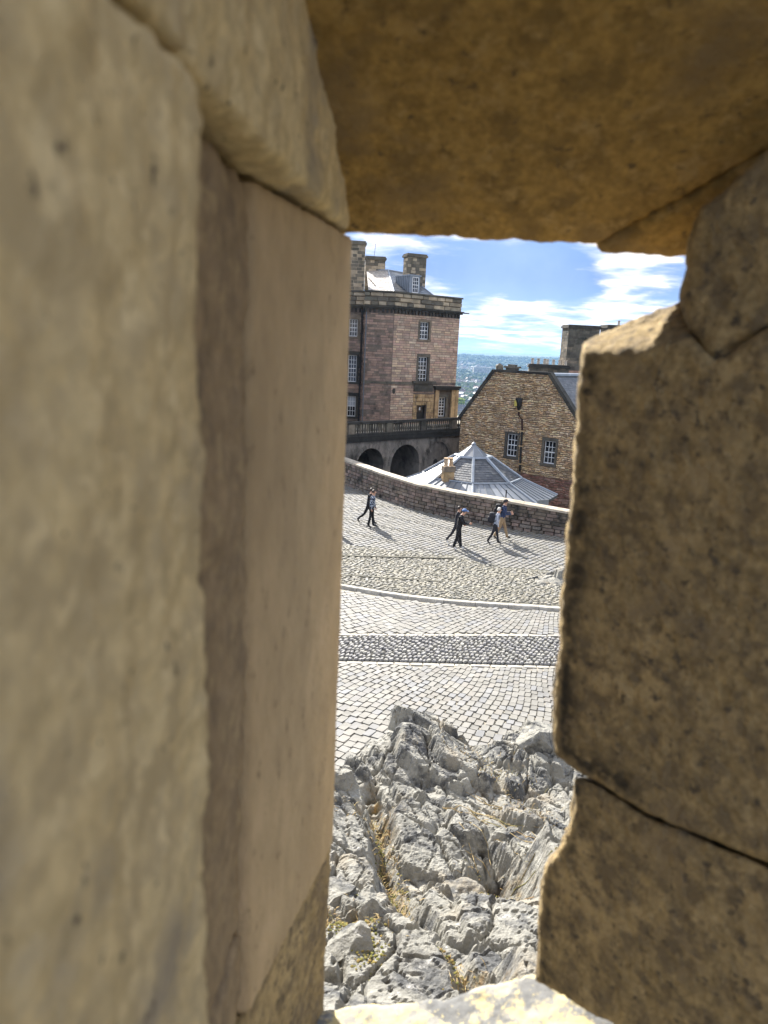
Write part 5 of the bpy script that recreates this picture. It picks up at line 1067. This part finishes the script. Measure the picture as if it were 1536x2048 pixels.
M['brown'] = stonemat('golden_brown_sandstone', (.41, .305, .155), [(.62, .46, .235, 4.5, .52, .66), (.25, .19, .11, 34, .47, .60), (.52, .385, .20, 12, .56, .70), (.13, .105, .075, 62, .56, .66), (.19, .15, .105, 6, .56, .70)], 110, 1.0, .010, 90, .35)
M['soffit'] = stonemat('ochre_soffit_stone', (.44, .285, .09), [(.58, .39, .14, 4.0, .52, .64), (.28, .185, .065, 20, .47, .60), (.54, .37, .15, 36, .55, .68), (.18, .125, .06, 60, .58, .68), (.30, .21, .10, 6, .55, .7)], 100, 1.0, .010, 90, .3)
M['sill'] = stonemat('lichened_sill_stone', (.30, .29, .26), [(.56, .47, .25, 60, .46, .53), (.17, .17, .165, 12, .50, .55), (.52, .44, .24, 90, .60, .64)], 70, .6, .005, 20, .2)
M['core'] = stonemat('wall_core', (.26, .21, .14), [])
bt_ = M['brown'].node_tree; bn_ = bt_.nodes; bs_ = bn_['Principled BSDF']; old_ = bs_.inputs['Base Color'].links[0].from_socket
at_ = bn_.new('ShaderNodeAttribute'); at_.attribute_name = 'crust'; nz_ = bn_.new('ShaderNodeTexNoise'); nz_.inputs['Scale'].default_value = 70; nz_.inputs['Detail'].default_value = 6; gg_ = bn_.new('ShaderNodeNewGeometry'); bt_.links.new(gg_.outputs['Position'], nz_.inputs['Vector'])
cf_ = math_('MULTIPLY', at_.outputs['Fac'], math_('MULTIPLY', math_('SUBTRACT', nz_.outputs[0], .30, tree=bt_), 4, clamp=True, tree=bt_), clamp=True, tree=bt_)
cm_ = bn_.new('ShaderNodeMix'); cm_.data_type = 'RGBA'; bt_.links.new(cf_, cm_.inputs[0]); bt_.links.new(old_, cm_.inputs[6]); cm_.inputs[7].default_value = (.045, .040, .032, 1); bt_.links.new(cm_.outputs[2], bs_.inputs['Base Color'])
def stone(name, rings, mt, voxel=.007, amp=.004, seed=1, fine=.0015, parent=lw, low=.010, freq=1.0, arris=None):
    n = len(rings[0]); bm = bmesh.new(); vr = [[bm.verts.new(p) for p in r_] for r_ in rings]
    for a, b_ in zip(vr, vr[1:]):
        for i in range(n): bm.faces.new((a[i], a[(i + 1) % n], b_[(i + 1) % n], b_[i]))
    bm.faces.new(vr[0][::-1]); bm.faces.new(vr[-1]); bmesh.ops.recalc_face_normals(bm, faces=bm.faces[:]); bmesh.ops.triangulate(bm, faces=bm.faces[:])
    me = bpy.data.meshes.new(name); bm.to_mesh(me); bm.free(); o = bpy.data.objects.new('tmp', me); C.objects.link(o)
    md = o.modifiers.new('r', 'REMESH'); md.mode = 'VOXEL'; md.voxel_size = voxel; md.use_smooth_shade = True
    dg = bpy.context.evaluated_depsgraph_get(); m2 = bpy.data.meshes.new_from_object(o.evaluated_get(dg)); bpy.data.objects.remove(o); m2.name = name
    co = np.empty(len(m2.vertices) * 3, np.float32); m2.vertices.foreach_get('co', co); co = co.reshape(-1, 3).astype(np.float64); no = np.empty_like(co, dtype=np.float32); m2.vertices.foreach_get('normal', no.ravel()) if False else None
    nr = np.empty(len(m2.vertices) * 3, np.float32); m2.vertices.foreach_get('normal', nr); nr = nr.reshape(-1, 3)
    d = fbm(co + seed * 3.1, 5 * freq, 2, seed) * low * .5 + fbm(co, 26 * freq, 3, seed + 5) * amp + fbm(co, 120, 2, seed + 9) * fine
    co = co + nr * d[:, None]; off = np.array(worldloc(parent)); m2.vertices.foreach_set('co', (co - off).ravel().astype(np.float32)); m2.materials.clear(); m2.materials.append(mt); m2.polygons.foreach_set('use_smooth', [True] * len(m2.polygons)); m2.update()
    if arris:
        pts_ = np.array([list(a_.lerp(b_, t_)) for a_, b_ in zip(arris, arris[1:]) for t_ in np.linspace(0, 1, 12)]); dm_ = np.full(len(co), 9.0)
        for p_ in pts_: dm_ = np.minimum(dm_, np.linalg.norm(co - p_, axis=1))
        wv_ = 1 + .8 * fbm(co, 16, 3, 5); cr_ = np.clip((dm_ - .004) / .008, 0, 1) * np.exp(-(dm_ / (.024 * np.maximum(wv_, .25))) ** 2) * 1.1
        at2 = m2.attributes.new('crust', 'FLOAT', 'POINT'); at2.data.foreach_set('value', cr_.astype(np.float32))
    return link(name, m2, parent)
def plan(poly, z0, z1): return [[Vector((x, y, CH + z0)) for x, y in poly], [Vector((x, y, CH + z1)) for x, y in poly]]
zj = .148
zlow = W(650, 1690, 1.0).z - CH
stone('jamb_stone', plan([(-.165, -.30), (-.116, .46), (-.122, .468), (-.62, .468), (-.62, -.30)], -.70, zj - .002), M['tan'], .007, .003, 2, .002, low=.004)
stone('jamb_stone', plan([(-.165, -.30), (-.118, .455), (-.126, .466), (-.62, .466), (-.62, -.30)], -1.5, -.706), M['tan'], .008, .0045, 3, .0025, low=.005)
stone('rebate_stone', plan([(-.137, .47), (-.136, .697), (-.62, .697), (-.62, .47)], -.62, zj - .008), M['groove_shade'], .008, .004, 4)
stone('rebate_stone', plan([(-.137, .47), (-.136, .697), (-.62, .697), (-.62, .47)], -1.5, -.625), M['groove_shade'], .008, .005, 5)
stone('splay_stone', plan([(-.127, .70), (-.064, .965), (-.056, 1.0), (-.060, 1.03), (-.10, 1.07), (-.62, 1.07), (-.62, .70)], zlow, zj - .004), M['smooth'], .006, .0008, 6, .0003, low=.003)
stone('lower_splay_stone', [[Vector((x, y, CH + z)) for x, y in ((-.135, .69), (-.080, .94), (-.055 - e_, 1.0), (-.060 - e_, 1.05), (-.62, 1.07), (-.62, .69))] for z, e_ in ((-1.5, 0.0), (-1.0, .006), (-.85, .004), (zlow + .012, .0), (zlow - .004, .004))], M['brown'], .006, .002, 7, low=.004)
# upper left course
stone('upper_jamb_stone', plan([(-.17, -.30), (-.118, .44), (-.62, .44), (-.62, -.30)], zj + .004, .75), M['tan'], .008, .003, 8, .002, low=.004)
stone('upper_jamb_stone', plan([(-.122, .445), (-.060, .985), (-.07, 1.05), (-.62, 1.05), (-.62, .445)], zj + .003, .75), M['tan'], .007, .003, 9, .002, low=.004)
# lintel and the second head stone on its right
sdir = Vector((0, -.284, .165)).normalized()
def soff(pxs, up_=.5, dz=0, near=.95):
    a = [W(x, y, 1.0) + UP * dz for x, y in pxs]; b_ = [p + sdir * near for p in a]; return a, b_
sN = Vector((1, 0, 0)).cross(sdir).normalized(); (a0, a1), (b0, b1) = soff(((640, 458), (1196, 491))); jd = onplane(1536, 310, a1, sN) - a1; b1 = a1 + jd * 1.7
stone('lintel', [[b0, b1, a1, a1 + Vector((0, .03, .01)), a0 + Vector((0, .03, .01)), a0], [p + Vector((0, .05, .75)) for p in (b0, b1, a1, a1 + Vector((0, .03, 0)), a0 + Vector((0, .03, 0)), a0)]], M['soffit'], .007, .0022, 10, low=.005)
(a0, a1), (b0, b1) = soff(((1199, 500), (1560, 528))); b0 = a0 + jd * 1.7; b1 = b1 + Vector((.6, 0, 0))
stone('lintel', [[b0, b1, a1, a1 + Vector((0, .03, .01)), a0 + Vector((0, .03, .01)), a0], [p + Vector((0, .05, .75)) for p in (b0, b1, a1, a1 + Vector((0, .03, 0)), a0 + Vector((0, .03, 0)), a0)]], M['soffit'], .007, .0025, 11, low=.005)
# right jamb
P0 = W(1140, 1100, .90); nF = Vector((-.75, -.66, 0)).normalized()
def face_pts(pts, off): return [onplane(x, y, P0 + nF * off, nF) for x, y in pts]
def right_stone(name, fr, bk_, off, thick, mt, voxel, amp, seed, low=.008, arn=0):
    f_ = face_pts(fr, off); th_ = thick if isinstance(thick, list) else [thick] * len(bk_); b_ = [face_pts([p], off - t_)[0] for p, t_ in zip(bk_, th_)]; c_ = [p + Vector((.30, .10, 0)) for p in b_]; d_ = [p + Vector((.45, .12, 0)) for p in b_]
    f0 = [p.lerp(sum(f_, Vector()) / len(f_), .0) for p in f_]
    return stone(name, [f0, b_, d_], mt, voxel, amp, seed, low=low, fine=.002, arris=f_[1:arn] if arn else None)
sil = [(1163, 684), (1159, 760), (1152, 850), (1146, 900), (1138, 1000), (1131, 1060), (1128, 1130), (1118, 1200), (1116, 1290), (1108, 1340), (1104, 1400), (1104, 1470), (1110, 1510)]
bot1 = [(1160, 1545), (1240, 1590), (1290, 1622), (1400, 1668), (1536, 1722), (1820, 1835)]
fr1 = [(x + 5, y + (18 if i == 0 else 0)) for i, (x, y) in enumerate(sil)] + bot1 + [(1850, 560), (1545, 655), (1434, 735), (1385, 688), (1300, 694), (1222, 706)]
bk1_ = sil + [(x, y - 3) for x, y in bot1] + [(1850, 540), (1540, 630), (1420, 665), (1363, 603), (1292, 630), (1205, 664)]
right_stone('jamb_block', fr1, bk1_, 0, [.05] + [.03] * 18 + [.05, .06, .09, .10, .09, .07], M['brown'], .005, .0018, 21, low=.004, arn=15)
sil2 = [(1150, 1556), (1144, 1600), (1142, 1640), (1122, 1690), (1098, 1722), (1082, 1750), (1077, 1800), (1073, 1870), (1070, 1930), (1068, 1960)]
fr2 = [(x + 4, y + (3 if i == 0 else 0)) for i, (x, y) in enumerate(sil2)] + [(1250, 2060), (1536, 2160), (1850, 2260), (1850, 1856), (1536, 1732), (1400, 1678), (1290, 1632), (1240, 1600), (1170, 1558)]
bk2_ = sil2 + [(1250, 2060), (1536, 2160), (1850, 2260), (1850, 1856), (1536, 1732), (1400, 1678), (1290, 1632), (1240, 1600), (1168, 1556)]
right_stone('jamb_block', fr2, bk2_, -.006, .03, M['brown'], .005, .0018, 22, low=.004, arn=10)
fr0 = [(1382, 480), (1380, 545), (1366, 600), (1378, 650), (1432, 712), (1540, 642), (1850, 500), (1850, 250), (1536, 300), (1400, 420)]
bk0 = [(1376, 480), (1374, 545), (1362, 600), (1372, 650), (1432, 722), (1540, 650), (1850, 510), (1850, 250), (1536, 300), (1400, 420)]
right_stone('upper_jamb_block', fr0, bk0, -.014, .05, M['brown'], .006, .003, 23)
# sill
A_ = W(630, 2020, 1.0); B_ = W(900, 1990, 1.0); C_ = W(1090, 1932, 1.0); D_ = C_ + Vector((.5, -.02, .03)); tl = Vector((0, -.62, -.05))
top = [A_ - Vector((.3, 0, .01)), A_, B_, C_, D_, D_ + tl, C_ + tl, B_ + tl, A_ + tl, A_ + tl - Vector((.3, 0, .01))]
stone('sill', [[p - UP * .22 for p in top], top], M['sill'], .006, .003, 30, low=.008)
# body of the wall round the opening, parapet walk behind
k = MB(); ux, uy = Vector((1, 0, 0)), Vector((0, 1, 0))
for (x0, x1, y0, y1, z0, z1) in ((-4, -.58, -.2, 1.0, -1.6, 1.0), (.95, 4, -.2, 1.12, -1.6, 1.0), (-.6, 1.0, .12, 1.0, -3.6, -1.22), (-4, -.58, .1, 1.0, -3.6, -1.62), (.95, 4, .1, 1.0, -3.6, -1.62)):
    k.box(OC, ux, uy, UP, x0, x1, y0, y1, z0, z1, .5)
k.build('wall_core', M['core'], lw)
k = MB(); k.face([Vector((-8, -6, CH - 1.55)), Vector((8, -6, CH - 1.55)), Vector((8, .15, CH - 1.55)), Vector((-8, .15, CH - 1.55))]); k.build('parapet_walk', M['bed'], kind='structure')
